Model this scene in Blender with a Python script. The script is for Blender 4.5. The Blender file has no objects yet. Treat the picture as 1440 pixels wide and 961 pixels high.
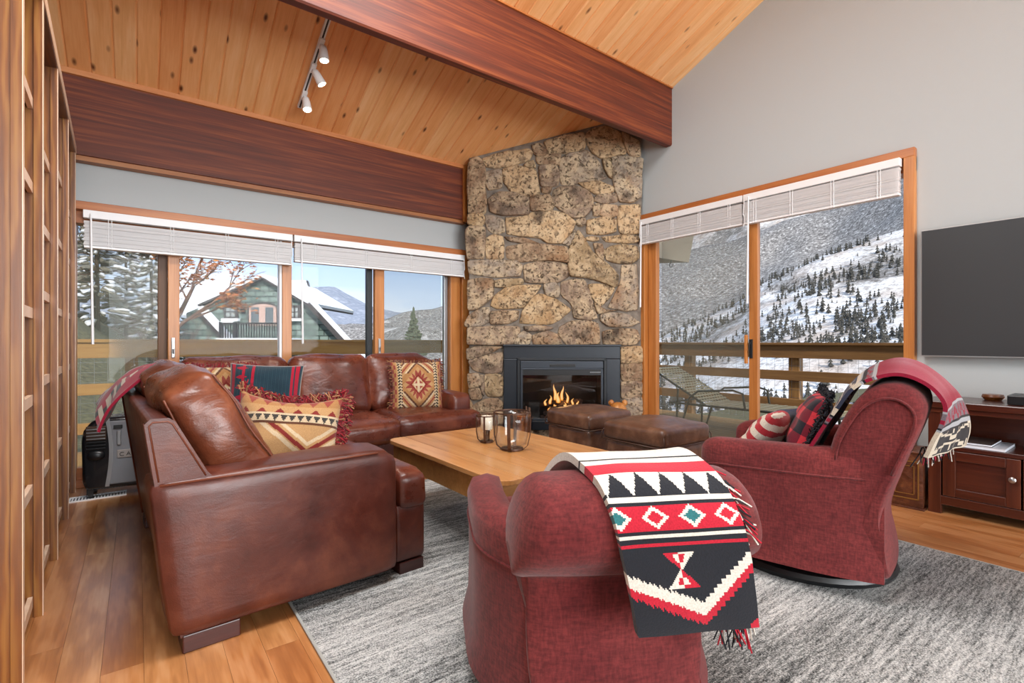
import bpy, bmesh, math, random
import numpy as np
from mathutils import Vector, Matrix, noise as mn

SC = bpy.context.scene
COL = SC.collection
PI = math.pi
R = math.radians
random.seed(7)

# ------------------------------------------------------------------ camera
CAM_H = 1.08
cam = bpy.data.cameras.new('camera')
cam.sensor_width = 36.0
cam.lens = 702.0 / 1440.0 * 36.0
cam.clip_start = 0.05
cam.clip_end = 9000
cam_o = bpy.data.objects.new('camera', cam)
COL.objects.link(cam_o)
cam_o.location = (0, 0, CAM_H)
cam_o.rotation_euler = (R(90), 0, R(53.1 - 90))
SC.camera = cam_o

# ------------------------------------------------------------------ sky, sun, lamps, exposure
W = bpy.data.worlds.new('world')
SC.world = W
W.use_nodes = True
wn, wl = W.node_tree.nodes, W.node_tree.links
wn.clear()
w_out = wn.new('ShaderNodeOutputWorld')
w_bg = wn.new('ShaderNodeBackground')
w_tc = wn.new('ShaderNodeTexCoord')
w_sep = wn.new('ShaderNodeSeparateXYZ')
w_ramp = wn.new('ShaderNodeValToRGB')
w_map = wn.new('ShaderNodeMapping')
w_map.inputs['Scale'].default_value = (2.2, 2.2, 9.0)
w_noise = wn.new('ShaderNodeTexNoise')
w_noise.inputs['Scale'].default_value = 1.3
w_noise.inputs['Detail'].default_value = 7
w_noise.inputs['Roughness'].default_value = 0.55
w_cr = wn.new('ShaderNodeValToRGB')
w_cr.color_ramp.elements[0].position = 0.48
w_cr.color_ramp.elements[1].position = 0.74
w_mix = wn.new('ShaderNodeMix')
w_mix.data_type = 'RGBA'
w_mix.inputs[7].default_value = (0.93, 0.95, 1.0, 1)
w_ramp.color_ramp.elements[0].position = 0.0
w_ramp.color_ramp.elements[0].color = (0.80, 0.88, 1.0, 1)
w_ramp.color_ramp.elements[1].position = 0.45
w_ramp.color_ramp.elements[1].color = (0.40, 0.57, 0.88, 1)
e = w_ramp.color_ramp.elements.new(0.14)
e.color = (0.50, 0.67, 0.95, 1)
wl.new(w_tc.outputs['Generated'], w_sep.inputs[0])
wl.new(w_sep.outputs['Z'], w_ramp.inputs[0])
wl.new(w_tc.outputs['Generated'], w_map.inputs[0])
wl.new(w_map.outputs[0], w_noise.inputs['Vector'])
wl.new(w_noise.outputs['Fac'], w_cr.inputs[0])
wl.new(w_cr.outputs[0], w_mix.inputs[0])
wl.new(w_ramp.outputs[0], w_mix.inputs[6])
wl.new(w_mix.outputs[2], w_bg.inputs['Color'])
w_bg.inputs['Strength'].default_value = 1.4
wl.new(w_bg.outputs[0], w_out.inputs[0])


def lamp(name, kind, loc, energy, color=(1, 1, 1), target=None, **kw):
    d = bpy.data.lights.new(name, kind)
    d.energy = energy
    d.color = color
    for k, v in kw.items():
        setattr(d, k, v)
    o = bpy.data.objects.new(name, d)
    COL.objects.link(o)
    o.location = loc
    if target is not None:
        o.rotation_euler = (Vector(target) - Vector(loc)).to_track_quat('-Z', 'Y').to_euler()
    return o


# low winter sun from behind the house
lamp('sun', 'SUN', (0, -20, 30), 5.0, (1.0, 0.93, 0.84), (14, 26, 0), angle=R(4))
# added fill light behind the camera; the rear wall has no windows
lamp('rear_fill', 'AREA', (1.9, -5.7, 2.2), 820, (0.95, 0.98, 1.0), (1.9, 3.0, 2.1), shape='RECTANGLE', size=4.9, size_y=4.2)
# added fill light under the closed ceiling, above the frame
lamp('ceiling_fill', 'AREA', (0.75, 1.75, 4.15), 240, (0.95, 0.98, 1.0), (0.65, 2.2, 0.0), shape='RECTANGLE', size=2.4, size_y=1.5)

VS = SC.view_settings
VS.view_transform = 'Standard'
VS.look = 'None'
VS.exposure = 0.0
VS.gamma = 1.0
VS.use_curve_mapping = False
SC.cycles.use_denoising = True
SC.cycles.max_bounces = 8
SC.cycles.transparent_max_bounces = 16
SC.cycles.caustics_reflective = False
SC.cycles.caustics_refractive = False
SC.cycles.sample_clamp_indirect = 6.0


# ------------------------------------------------------------------ materials
def lin(c):
    if isinstance(c, str):
        c = c.lstrip('#')
        c = [int(c[i:i + 2], 16) / 255 for i in (0, 2, 4)]
        c = [x / 12.92 if x <= 0.04045 else ((x + 0.055) / 1.055) ** 2.4 for x in c]
    return (c[0], c[1], c[2], 1.0)


class NT:
    def __init__(self, name):
        self.m = bpy.data.materials.new(name)
        self.m.use_nodes = True
        self.t = self.m.node_tree
        self.t.nodes.clear()
        self.out = self.t.nodes.new('ShaderNodeOutputMaterial')
        self.b = self.t.nodes.new('ShaderNodeBsdfPrincipled')
        self.t.links.new(self.b.outputs[0], self.out.inputs[0])
        self._tc = None

    def n(self, kind, **kw):
        x = self.t.nodes.new('ShaderNode' + kind)
        for k, v in kw.items():
            setattr(x, k, v)
        return x

    def put(self, sock, v):
        if isinstance(v, bpy.types.NodeSocket):
            self.t.links.new(v, sock)
        elif v is not None:
            if isinstance(v, str):
                v = lin(v)
            sock.default_value = v

    def set(self, **kw):
        names = dict(col='Base Color', rough='Roughness', metal='Metallic', spec='Specular IOR Level', coat='Coat Weight',
                     coat_rough='Coat Roughness', normal='Normal', sheen='Sheen Weight', sheen_rough='Sheen Roughness', trans='Transmission Weight',
                     emit='Emission Color', emit_s='Emission Strength', alpha='Alpha', sss='Subsurface Weight')
        for k, v in kw.items():
            self.put(self.b.inputs[names[k]], v)
        return self.m

    def obj(self):
        if not self._tc:
            self._tc = self.n('TexCoord')
        return self._tc.outputs['Object']

    def rnd(self):
        return self.n('ObjectInfo').outputs['Random']

    def objr(self, k=40.0):
        """object coordinates shifted by a random amount per object"""
        a = self.n('VectorMath', operation='ADD')
        s = self.n('VectorMath', operation='SCALE')
        c = self.n('CombineXYZ')
        r = self.rnd()
        for i in range(3):
            self.t.links.new(r, c.inputs[i])
        self.t.links.new(c.outputs[0], s.inputs[0])
        s.inputs['Scale'].default_value = k
        self.t.links.new(self.obj(), a.inputs[0])
        self.t.links.new(s.outputs[0], a.inputs[1])
        return a.outputs[0]

    def map(self, v, scale=(1, 1, 1), rot=(0, 0, 0), loc=(0, 0, 0)):
        x = self.n('Mapping')
        self.t.links.new(v, x.inputs[0])
        x.inputs['Scale'].default_value = scale
        x.inputs['Rotation'].default_value = rot
        x.inputs['Location'].default_value = loc
        return x.outputs[0]

    def noise(self, v, scale, detail=4, rough=0.5, dist=0.0):
        x = self.n('TexNoise')
        self.t.links.new(v, x.inputs['Vector'])
        x.inputs['Scale'].default_value = scale
        x.inputs['Detail'].default_value = detail
        x.inputs['Roughness'].default_value = rough
        x.inputs['Distortion'].default_value = dist
        return x.outputs['Fac']

    def voro(self, v, scale, out='Distance', rnd=1.0):
        x = self.n('TexVoronoi')
        self.t.links.new(v, x.inputs['Vector'])
        x.inputs['Scale'].default_value = scale
        x.inputs['Randomness'].default_value = rnd
        return x.outputs[out]

    def ramp(self, f, stops, interp='LINEAR'):
        x = self.n('ValToRGB')
        cr = x.color_ramp
        cr.interpolation = interp
        while len(cr.elements) < len(stops):
            cr.elements.new(0.5)
        for el, (p, c) in zip(cr.elements, stops):
            el.position = p
            el.color = lin(c) if not isinstance(c, (int, float)) else (c, c, c, 1)
        self.t.links.new(f, x.inputs[0])
        return x.outputs[0]

    def mix(self, f, a, b, blend='MIX'):
        x = self.n('Mix', data_type='RGBA', blend_type=blend)
        self.put(x.inputs[0], f)
        self.put(x.inputs[6], a)
        self.put(x.inputs[7], b)
        return x.outputs[2]

    def math(self, op, a, b=0.0, clamp=False):
        x = self.n('Math', operation=op, use_clamp=clamp)
        self.put(x.inputs[0], a)
        self.put(x.inputs[1], b)
        return x.outputs[0]

    def bump(self, h, strength=0.3, dist=0.01, normal=None):
        x = self.n('Bump')
        x.inputs['Strength'].default_value = strength
        x.inputs['Distance'].default_value = dist
        self.t.links.new(h, x.inputs['Height'])
        if normal is not None:
            self.t.links.new(normal, x.inputs['Normal'])
        return x.outputs[0]


def plain(name, col, rough=0.5, metal=0.0, spec=0.5, coat=0.0, nscale=0, nstr=0.1):
    t = NT(name)
    t.set(col=lin(col), rough=rough, metal=metal, spec=spec, coat=coat)
    if nscale:
        t.set(normal=t.bump(t.noise(t.obj(), nscale, 4), nstr, 0.01))
    return t.m


def wood(name, cols, axis='y', stretch=14.0, fine=90.0, rough=0.45, coat=0.0, knots=0.0, var=0.35, rings=0.0, bump=0.08, scale=1.0, var_cols=None):
    """cols: dark, mid, light; axis: the grain's axis in object space"""
    t = NT(name)
    v = t.objr()
    ai = 'xyz'.index(axis)
    s1 = [stretch * scale] * 3
    s1[ai] = 1.1 * scale
    s2 = [fine * scale] * 3
    s2[ai] = 3.0 * scale
    a = t.noise(t.map(v, s1), 1.0, 6, 0.55, 0.5)
    f = t.noise(t.map(v, s2), 1.0, 3, 0.6)
    if rings:
        w = t.n('TexWave', wave_type='BANDS', bands_direction='XYZ'[(ai + 1) % 3] if axis != 'z' else 'X')
        s3 = [1.0 * scale] * 3
        s3[ai] = 0.16 * scale
        t.t.links.new(t.map(v, s3), w.inputs['Vector'])
        w.inputs['Scale'].default_value = 9
        w.inputs['Distortion'].default_value = 9
        w.inputs['Detail'].default_value = 3
        w.inputs['Detail Scale'].default_value = 1.2
        a = t.mix(rings, a, w.outputs['Fac'])
    h = t.mix(0.35, a, f)
    col = t.ramp(h, [(0.25, cols[0]), (0.5, cols[1]), (0.74, cols[2])])
    if knots:
        ks = [6.5 * scale] * 3
        ks[ai] = 2.6 * scale
        kd = t.voro(t.map(v, ks), 1.0)
        km = t.ramp(kd, [(0.05, 1.0), (0.16, 0.0)])
        km2 = t.math('MULTIPLY', km, knots)
        col = t.mix(km2, col, lin('#5a2c10'))
    r = t.rnd()
    tone = t.ramp(r, [(0.0, 1.0 - var), (0.5, 1.0), (1.0, 1.0 + 0.0)])
    if var_cols:
        tone = t.ramp(r, [(0.0, var_cols[0]), (0.35, var_cols[1]), (0.7, var_cols[2]), (1.0, var_cols[3])])
    col = t.mix(1.0, col, tone, 'MULTIPLY')
    t.set(col=col, rough=rough, coat=coat, coat_rough=0.2, normal=t.bump(f, bump, 0.004))
    return t.m


M = {}
M['wall'] = plain('wall_paint', '#b4b9ba', 0.75, nscale=120, nstr=0.05)
M['white'] = plain('white_paint', '#e9e9ea', 0.5)
M['pine'] = wood('knotty_pine', ('#dc9c5c', '#edb47a', '#f6c996'), 'y', 11, 70, 0.5, 0.15, knots=1.0, var=0.12, scale=1.35,
                 var_cols=('#f6e0d0', '#fff6ee', '#ffffff', '#fae8d8'))
M['beam'] = wood('redwood_beam', ('#33130a', '#632710', '#964d22'), 'x', 34, 120, 0.55, 0.04, knots=0.25, var=0.05, scale=0.8)
M['beamtrim'] = wood('beam_trim_wood', ('#a35c30', '#c07a46', '#cf9260'), 'x', 20, 90, 0.5)
M['oakx'] = wood('oak_along_x', ('#552a0b', '#7e4814', '#99672b'), 'x', 14, 120, 0.4, 0.25, var=0.1, rings=0.4)
M['oaky'] = wood('oak_along_y', ('#552a0b', '#7e4814', '#99672b'), 'y', 14, 120, 0.4, 0.25, var=0.1, rings=0.4)
M['oakz'] = wood('oak_along_z', ('#552a0b', '#7e4814', '#99672b'), 'z', 14, 120, 0.4, 0.25, var=0.1, rings=0.4)
M['oak_glare'] = wood('oak_edge_glare', ('#d8b090', '#ecccb0', '#f6dfca'), 'z', 14, 120, 0.35, 0.2, var=0.05)  # window reflection put into the pale colour of the bookcase edges
M['trimx'] = wood('fir_trim_x', ('#8a4a20', '#ab6532', '#bd7a42'), 'x', 22, 120, 0.42, 0.2, var=0.15)
M['trimy'] = wood('fir_trim_y', ('#8a4a20', '#ab6532', '#bd7a42'), 'y', 22, 120, 0.42, 0.2, var=0.15)
M['trimz'] = wood('fir_trim_z', ('#9a5a24', '#bd783a', '#cd8c4c'), 'z', 22, 120, 0.42, 0.2, var=0.12)
M['floor'] = wood('oak_floor', ('#9f6a3e', '#bd8654', '#cf9e70'), 'y', 9, 80, 0.3, 0.4, var=0.2, rings=0.45, bump=0.05, scale=1.2,
                  var_cols=('#e8d4c2', '#f4e6d8', '#faf0e6', '#ffffff'))
M['deck'] = wood('deck_wood', ('#6b4f2a', '#8a6a3c', '#a08152'), 'y', 14, 90, 0.75, var=0.25)
M['railx'] = wood('rail_wood_x', ('#80592a', '#a67a3c', '#bb9050'), 'x', 16, 90, 0.7, var=0.2)
M['raily'] = wood('rail_wood_y', ('#5e3f1e', '#80592e', '#966c3c'), 'y', 16, 90, 0.7, var=0.2)
M['railz'] = wood('rail_wood_z', ('#6b4a22', '#8d6434', '#a27a46'), 'z', 16, 90, 0.7, var=0.2)
M['black_metal'] = plain('black_metal', '#23262a', 0.42, 0.3)
M['dark_metal'] = plain('dark_bronze_metal', '#54392a', 0.45, 0.4)
M['steel'] = plain('steel', '#a8a9ab', 0.3, 0.9)
M['black'] = plain('black_plastic', '#17181a', 0.35)
M['grey_plastic'] = plain('grey_plastic', '#7d7f84', 0.38)


def make_glass(name, tint=(1, 1, 1), refl=0.10):
    t = NT(name)
    t.t.nodes.remove(t.b)
    tr = t.n('BsdfTransparent')
    tr.inputs[0].default_value = (tint[0], tint[1], tint[2], 1)
    gl = t.n('BsdfGlossy')
    gl.inputs['Roughness'].default_value = 0.01
    fr = t.n('LayerWeight')
    fr.inputs[0].default_value = 0.5
    fz_ = t.math('ADD', t.math('MULTIPLY', t.math('POWER', fr.outputs['Facing'], 4.0), 0.5), 0.04)
    mx = t.n('MixShader')
    t.t.links.new(t.math('MULTIPLY', fz_, refl * 10), mx.inputs[0])
    t.t.links.new(tr.outputs[0], mx.inputs[1])
    t.t.links.new(gl.outputs[0], mx.inputs[2])
    t.t.links.new(mx.outputs[0], t.out.inputs[0])
    return t.m


M['glass'] = make_glass('window_glass', (0.97, 0.98, 0.975), 0.014)
M['clear_glass'] = make_glass('clear_glass', (0.97, 0.98, 0.98), 0.10)


def make_screen(name, alpha, col):
    t = NT(name)
    t.t.nodes.remove(t.b)
    tr = t.n('BsdfTransparent')
    df = t.n('BsdfDiffuse')
    df.inputs[0].default_value = lin(col)
    mx = t.n('MixShader')
    mx.inputs[0].default_value = alpha
    t.t.links.new(tr.outputs[0], mx.inputs[1])
    t.t.links.new(df.outputs[0], mx.inputs[2])
    t.t.links.new(mx.outputs[0], t.out.inputs[0])
    return t.m


M['screen'] = make_screen('insect_screen_mesh', 0.22, '#8a8c82')


# ------------------------------------------------------------------ geometry helpers
class G:
    """collects faces for ONE mesh object"""

    def __init__(self):
        self.V, self.F, self.C = [], [], []

    def add(self, vs, fs, cols=None):
        o = len(self.V)
        self.V += [tuple(v) for v in vs]
        self.F += [tuple(i + o for i in f) for f in fs]
        if cols is not None:
            self.C += list(cols)
        return self

    def box(self, x0, x1, y0, y1, z0, z1):
        return self.add([(x0, y0, z0), (x1, y0, z0), (x1, y1, z0), (x0, y1, z0), (x0, y0, z1), (x1, y0, z1), (x1, y1, z1), (x0, y1, z1)],
                        [(3, 2, 1, 0), (4, 5, 6, 7), (0, 1, 5, 4), (1, 2, 6, 5), (2, 3, 7, 6), (3, 0, 4, 7)])

    def cbox(self, c, s, rot=None):
        g = G().box(-s[0] / 2, s[0] / 2, -s[1] / 2, s[1] / 2, -s[2] / 2, s[2] / 2)
        m = Matrix.Translation(c) @ (rot.to_4x4() if rot else Matrix())
        return self.add([m @ Vector(v) for v in g.V], g.F)

    def prism(self, poly, axis, a, b):
        """poly: 2-D outline in the other two axes (in x,y,z order), extruded along axis from a to b"""
        n = len(poly)

        def p(q, t):
            if axis == 'x':
                return (t, q[0], q[1])
            if axis == 'y':
                return (q[0], t, q[1])
            return (q[0], q[1], t)
        vs = [p(q, a) for q in poly] + [p(q, b) for q in poly]
        fs = [tuple(range(n))[::-1], tuple(range(n, 2 * n))]
        fs += [(i, (i + 1) % n, n + (i + 1) % n, n + i) for i in range(n)]
        return self.add(vs, fs)

    def tube(self, pts, r, n=8, closed=False, cap=True):
        pts = [Vector(p) for p in pts]
        k = len(pts)
        rs = r if isinstance(r, (list, tuple)) else [r] * k
        vs, fs = [], []
        ref = None
        for i, p in enumerate(pts):
            if closed:
                d = pts[(i + 1) % k] - pts[i - 1]
            else:
                d = pts[min(i + 1, k - 1)] - pts[max(i - 1, 0)]
            d.normalize()
            if ref is None:
                ref = Vector((0, 0, 1)) if abs(d.z) < 0.9 else Vector((1, 0, 0))
            u = ref - d * ref.dot(d)
            if u.length < 1e-6:
                u = d.orthogonal()
            u.normalize()
            ref = u
            w = d.cross(u)
            for j in range(n):
                a = 2 * PI * j / n
                vs.append(p + (u * math.cos(a) + w * math.sin(a)) * rs[i])
        m = k if closed else k - 1
        for i in range(m):
            for j in range(n):
                a, b = i * n + j, i * n + (j + 1) % n
                c, d2 = ((i + 1) % k) * n + (j + 1) % n, ((i + 1) % k) * n + j
                fs.append((a, b, c, d2))
        if cap and not closed:
            fs.append(tuple(range(n))[::-1])
            fs.append(tuple(range((k - 1) * n, k * n)))
        return self.add(vs, fs)

    def lathe(self, prof, n=24, c=(0, 0, 0), closed=False):
        k = len(prof)
        vs = []
        for r, z in prof:
            for j in range(n):
                a = 2 * PI * j / n
                vs.append((c[0] + r * math.cos(a), c[1] + r * math.sin(a), c[2] + z))
        fs = []
        for i in range(k if closed else k - 1):
            for j in range(n):
                i2 = (i + 1) % k
                fs.append((i * n + j, i * n + (j + 1) % n, i2 * n + (j + 1) % n, i2 * n + j))
        if not closed:
            if prof[0][0] > 1e-5:
                fs.append(tuple(range(n))[::-1])
            if prof[-1][0] > 1e-5:
                fs.append(tuple(range((k - 1) * n, k * n)))
        return self.add(vs, fs)

    def ball(self, c, r, nu=8, nv=6, rot=None):
        r = r if isinstance(r, (tuple, list)) else (r, r, r)
        vs, fs = [], []
        for i in range(nv + 1):
            t = PI * i / nv
            for j in range(nu):
                a = 2 * PI * j / nu
                p = Vector((r[0] * math.sin(t) * math.cos(a), r[1] * math.sin(t) * math.sin(a), -r[2] * math.cos(t)))
                if rot:
                    p = rot @ p
                vs.append(p + Vector(c))
        for i in range(nv):
            for j in range(nu):
                fs.append((i * nu + j, i * nu + (j + 1) % nu, (i + 1) * nu + (j + 1) % nu, (i + 1) * nu + j))
        return self.add(vs, fs)

    def grid(self, P, closed_u=False, closed_v=False):
        """P[i][j] points -> quads"""
        a, b = len(P), len(P[0])
        vs = [p for row in P for p in row]
        fs = []
        for i in range(a if closed_u else a - 1):
            for j in range(b if closed_v else b - 1):
                i2, j2 = (i + 1) % a, (j + 1) % b
                fs.append((i * b + j, i * b + j2, i2 * b + j2, i2 * b + j))
        return self.add(vs, fs)

    def mesh(self, name, mat=None, smooth=None):
        me = bpy.data.meshes.new(name)
        me.from_pydata(self.V, [], self.F)
        if mat:
            for m_ in (mat if isinstance(mat, (list, tuple)) else [mat]):
                me.materials.append(m_)
        me.validate()
        if smooth is not None:
            me.polygons.foreach_set('use_smooth', [True] * len(me.polygons))
            if smooth < 180:
                me.set_sharp_from_angle(angle=R(smooth))
        return me

    def split(self, name, mat=None, parent=None, **kw):
        """every connected piece as an object of its own"""
        up = list(range(len(self.V)))

        def root(i):
            while up[i] != i:
                up[i] = up[up[i]]
                i = up[i]
            return i
        for f in self.F:
            r = root(f[0])
            for k in f[1:]:
                up[root(k)] = r
        groups = {}
        for f in self.F:
            groups.setdefault(root(f[0]), []).append(f)
        for fs in groups.values():
            ids = sorted({i for f in fs for i in f})
            m = {v: i for i, v in enumerate(ids)}
            g = G()
            g.add([self.V[i] for i in ids], [tuple(m[i] for i in f) for f in fs])
            g.obj(name, mat, parent, **kw)

    def obj(self, name, mat=None, parent=None, smooth=None, bevel=0, loc=None, rot=None, label=None, kind=None):
        me = self.mesh(name, mat, smooth)
        if self.C:
            ca = me.color_attributes.new('Col', 'FLOAT_COLOR', 'CORNER')
            buf = []
            for f, c in zip(self.F, self.C):
                buf += [c[0], c[1], c[2], 1.0] * len(f)
            ca.data.foreach_set('color', buf)
        return link(me, name, parent, bevel, loc, rot, label, kind)


def link(me, name, parent=None, bevel=0, loc=None, rot=None, label=None, kind=None):
    o = bpy.data.objects.new(name, me)
    COL.objects.link(o)
    if parent is not None:
        o.parent = parent
    if loc is not None:
        o.location = loc
    if rot is not None:
        o.rotation_euler = rot
    if bevel:
        b = o.modifiers.new('bevel', 'BEVEL')
        b.width = bevel
        b.segments = 2
        b.limit_method = 'ANGLE'
        b.angle_limit = R(35)
    if label:
        o['label'] = label
    if kind:
        o['kind'] = kind
    return o


def tag(o, label, cat, group=None, kind=None):
    o['label'] = label
    o['category'] = cat
    if group:
        o['group'] = group
    if kind:
        o['kind'] = kind
    return o


def thing(name, label, cat, loc=(0, 0, 0), rz=0.0, group=None, kind=None):
    o = bpy.data.objects.new(name, None)
    COL.objects.link(o)
    o.empty_display_size = 0.1
    o.location = loc
    o.rotation_euler = (0, 0, rz)
    return tag(o, label, cat, group, kind)


def ceil_z(y):
    return 5.0297 - 0.4167 * y


YA, XB = 4.90, 4.45          # inner faces of the window wall and of the right-hand wall
ROOM_X0, ROOM_Y0 = -0.66, -6.0
RIDGE_Y = -0.9

# ------------------------------------------------------------------ room shell
# floor: subfloor and oak planks running along y
fl = thing('floor', 'warm oak plank floor of the living room', 'floor', (0, 0, 0), kind='structure')
G().box(ROOM_X0, XB, ROOM_Y0, YA, -0.12, -0.012).obj('subfloor', plain('subfloor_gap', '#6b4a30', 0.8), fl)
PW = 0.113
plank_meshes = {}
row = 0
x = ROOM_X0
rr = random.Random(3)
while x < XB - 0.01:
    w = min(PW, XB - x)
    y = -1.6 - rr.random() * 1.0
    while y < YA:
        ln = rr.choice((1.2, 1.5, 1.8, 2.2))
        y0, y1 = y, min(y + ln, YA)
        if y1 - y0 > 0.05:
            key = (round(w, 3), round(y1 - y0, 2))
            if key not in plank_meshes:
                l2 = (y1 - y0) / 2 - 0.0004
                plank_meshes[key] = G().box(-w / 2 + 0.0004, w / 2 - 0.0004, -l2, l2, -0.012, 0.0).mesh('plank', M['floor'])
            link(plank_meshes[key], 'plank', fl, loc=(x + w / 2, (y0 + y1) / 2, 0))
        y += ln
    x += PW
    row += 1

# ceiling: tongue and groove pine boards running up the slope
ce = thing('ceiling', 'sloped ceiling of knotty pine boards', 'ceiling', (0, 0, 0), kind='structure')
SL = math.atan(0.4167)
BW = 0.1325
GROOVE = 0.009
deck_g = G()
deck_g.prism([(YA + 0.3, ceil_z(YA + 0.3) + 0.03), (YA + 0.3, ceil_z(YA + 0.3) + 0.2), (RIDGE_Y, ceil_z(RIDGE_Y) + 0.2), (RIDGE_Y, ceil_z(RIDGE_Y) + 0.03)], 'x', ROOM_X0 - 0.2, XB + 0.2)
deck_g.prism([(RIDGE_Y, ceil_z(RIDGE_Y) + 0.03), (RIDGE_Y, ceil_z(RIDGE_Y) + 0.2), (ROOM_Y0 - 0.2, ceil_z(RIDGE_Y) - 1.9 + 0.2), (ROOM_Y0 - 0.2, ceil_z(RIDGE_Y) - 1.9 + 0.03)], 'x', ROOM_X0 - 0.2, XB + 0.2)
deck_g.obj('roof_deck', plain('roof_deck_boards', '#7a4a24', 0.8), ce)


def board_mesh(length):
    h = BW / 2
    c = GROOVE
    # v-grooved profile, face down
    prof = [(-h, 0.022), (-h, c), (-h + c, 0.0), (h - c, 0.0), (h, c), (h, 0.022)]
    return G().prism(prof, 'y', -length / 2, length / 2).mesh('ceiling_board', M['pine'])


for (y0, y1) in ((3.235, 4.80), (RIDGE_Y, 3.155)):
    ln = (y1 - y0) / math.cos(SL)
    me = board_mesh(ln - 0.002)
    ym = (y0 + y1) / 2
    x = -0.401 - 2 * BW
    while x < XB:
        link(me, 'ceiling_board', ce, loc=(x + BW / 2, ym, ceil_z(ym)), rot=(-SL, 0, 0))
        x += BW

# walls
def structure(g, name, label, cat, mat, **kw):
    o = g.obj(name, mat, **kw)
    return tag(o, label, cat, kind='structure')


WX0, WX1 = -0.37, 3.01       # window opening in the back wall
structure(G().box(ROOM_X0 - 0.14, XB, YA, YA + 0.14, 2.10, ceil_z(YA) + 0.1).box(ROOM_X0 - 0.14, WX0, YA, YA + 0.14, -0.1, 2.10)
          .box(WX1, XB, YA, YA + 0.14, -0.1, 2.10), 'wall_back', 'pale grey wall strip above the long window', 'wall', M['wall'])
DY0, DY1 = 1.115, 3.545       # sliding door opening in the right wall
wr = G()
poly = [(YA + 0.14, 2.46), (YA + 0.14, ceil_z(YA) + 0.1), (RIDGE_Y, ceil_z(RIDGE_Y) + 0.15), (ROOM_Y0, ceil_z(RIDGE_Y) - 1.7), (ROOM_Y0, 2.46)]
wr.prism(poly, 'x', XB, XB + 0.14)
wr.box(XB, XB + 0.14, ROOM_Y0, DY0, -0.1, 2.46).box(XB, XB + 0.14, DY1, YA + 0.14, -0.1, 2.46)
structure(wr, 'wall_right', 'tall pale grey wall around the sliding door', 'wall', M['wall'])
structure(G().prism([(YA, -0.1), (YA, ceil_z(YA) + 0.1), (RIDGE_Y, ceil_z(RIDGE_Y) + 0.15), (ROOM_Y0, ceil_z(RIDGE_Y) - 1.7), (ROOM_Y0, -0.1)], 'x', ROOM_X0 - 0.14, ROOM_X0),
          'wall_left', 'pale grey wall behind the oak bookcase', 'wall', M['wall'])
structure(G().box(ROOM_X0 - 0.14, XB + 0.14, ROOM_Y0 - 0.14, ROOM_Y0, -0.1, ceil_z(RIDGE_Y)), 'wall_front', 'pale grey rear wall behind the viewer', 'wall', M['wall'])

# beams
b = thing('ceiling_beam', 'big dark redwood beam crossing the middle of the ceiling', 'beam', (1.9, 3.195, 3.12), group='redwood ceiling beams')
G().prism([(-0.04, 0.012), (-0.03, 0.0), (0.03, 0.0), (0.04, 0.012), (0.04, 0.5765), (-0.04, 0.61)], 'x', -2.6, 2.55).obj('timber', M['beam'], b)
G().prism([(-0.055, 0.588), (-0.04, 0.588), (-0.04, 0.612), (-0.055, 0.618)], 'x', -2.6, 2.55).obj('cove_strip', M['trimx'], b)
b2 = thing('ceiling_beam', 'dark redwood beam along the top of the window wall', 'beam', (1.3, 4.84, 2.44), group='redwood ceiling beams')
G().prism([(-0.06, 0.0), (0.06, 0.0), (0.06, 0.574), (-0.06, 0.597)], 'x', -1.95, 1.66).obj('timber', M['beam'], b2)
G().prism([(-0.08, 0.565), (-0.06, 0.562), (-0.06, 0.60), (-0.08, 0.605)], 'x', -1.95, 1.66).obj('cove_strip', M['beamtrim'], b2)
G().box(-1.95, 1.66, -0.035, 0.05, -0.035, 0.0).obj('bottom_strip', M['beamtrim'], b2)
G().box(1.60, 1.64, -0.085, -0.06, -0.03, 0.6).obj('end_strip', M['trimz'], b2)

# ------------------------------------------------------------------ windows, sliding door, blinds
def stile(parent, axis, a0, a1, z0, z1, d0, d1, mat, name='stile', label=None):
    """upright frame member; axis 'x' for the back wall (a along x, depth along y), 'y' for the right wall"""
    g = G().box(a0, a1, d0, d1, z0, z1) if axis == 'x' else G().box(d0, d1, a0, a1, z0, z1)
    return g.obj(name, mat, parent, bevel=0.004, label=label)


M['dark_wood'] = wood('dark_weathered_fir_z', ('#3c2410', '#5a3818', '#6d4520'), 'z', 22, 120, 0.5)
w1 = thing('window_1', 'wood framed wall of four glass panes behind the leather sofa', 'window', (0, 0, 0), kind='structure')
G().box(-0.37, 3.03, 4.80, 4.90, 2.047, 2.108).obj('head_trim', M['trimx'], w1, bevel=0.004)
G().box(-0.37, 3.01, 4.84, 5.0, 0.0, 0.05).obj('sill', M['trimx'], w1, bevel=0.004)
G().box(-0.37, 3.01, 4.88, 5.0, 1.96, 2.05).obj('head_rail', M['trimx'], w1)
for (a, b_, d0, d1, mt) in ((-0.40, -0.36, 4.82, 4.98, 'trimz'), (0.132, 0.197, 4.93, 4.98, 'dark_wood'), (0.197, 0.275, 4.86, 4.92, 'trimz'), (1.028, 1.050, 4.87, 4.95, 'white'),
                            (1.050, 1.131, 4.86, 4.94, 'trimz'), (1.862, 1.921, 4.93, 4.98, 'black_metal'), (1.921, 2.019, 4.86, 4.92, 'trimz'),
                            (2.748, 2.790, 4.92, 4.97, 'steel'), (2.795, 2.915, 4.86, 4.96, 'trimz'), (2.922, 3.03, 4.82, 4.96, 'trimz')):
    stile(w1, 'x', a, b_, 0.0, 2.05, d0, d1, M[mt])
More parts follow.
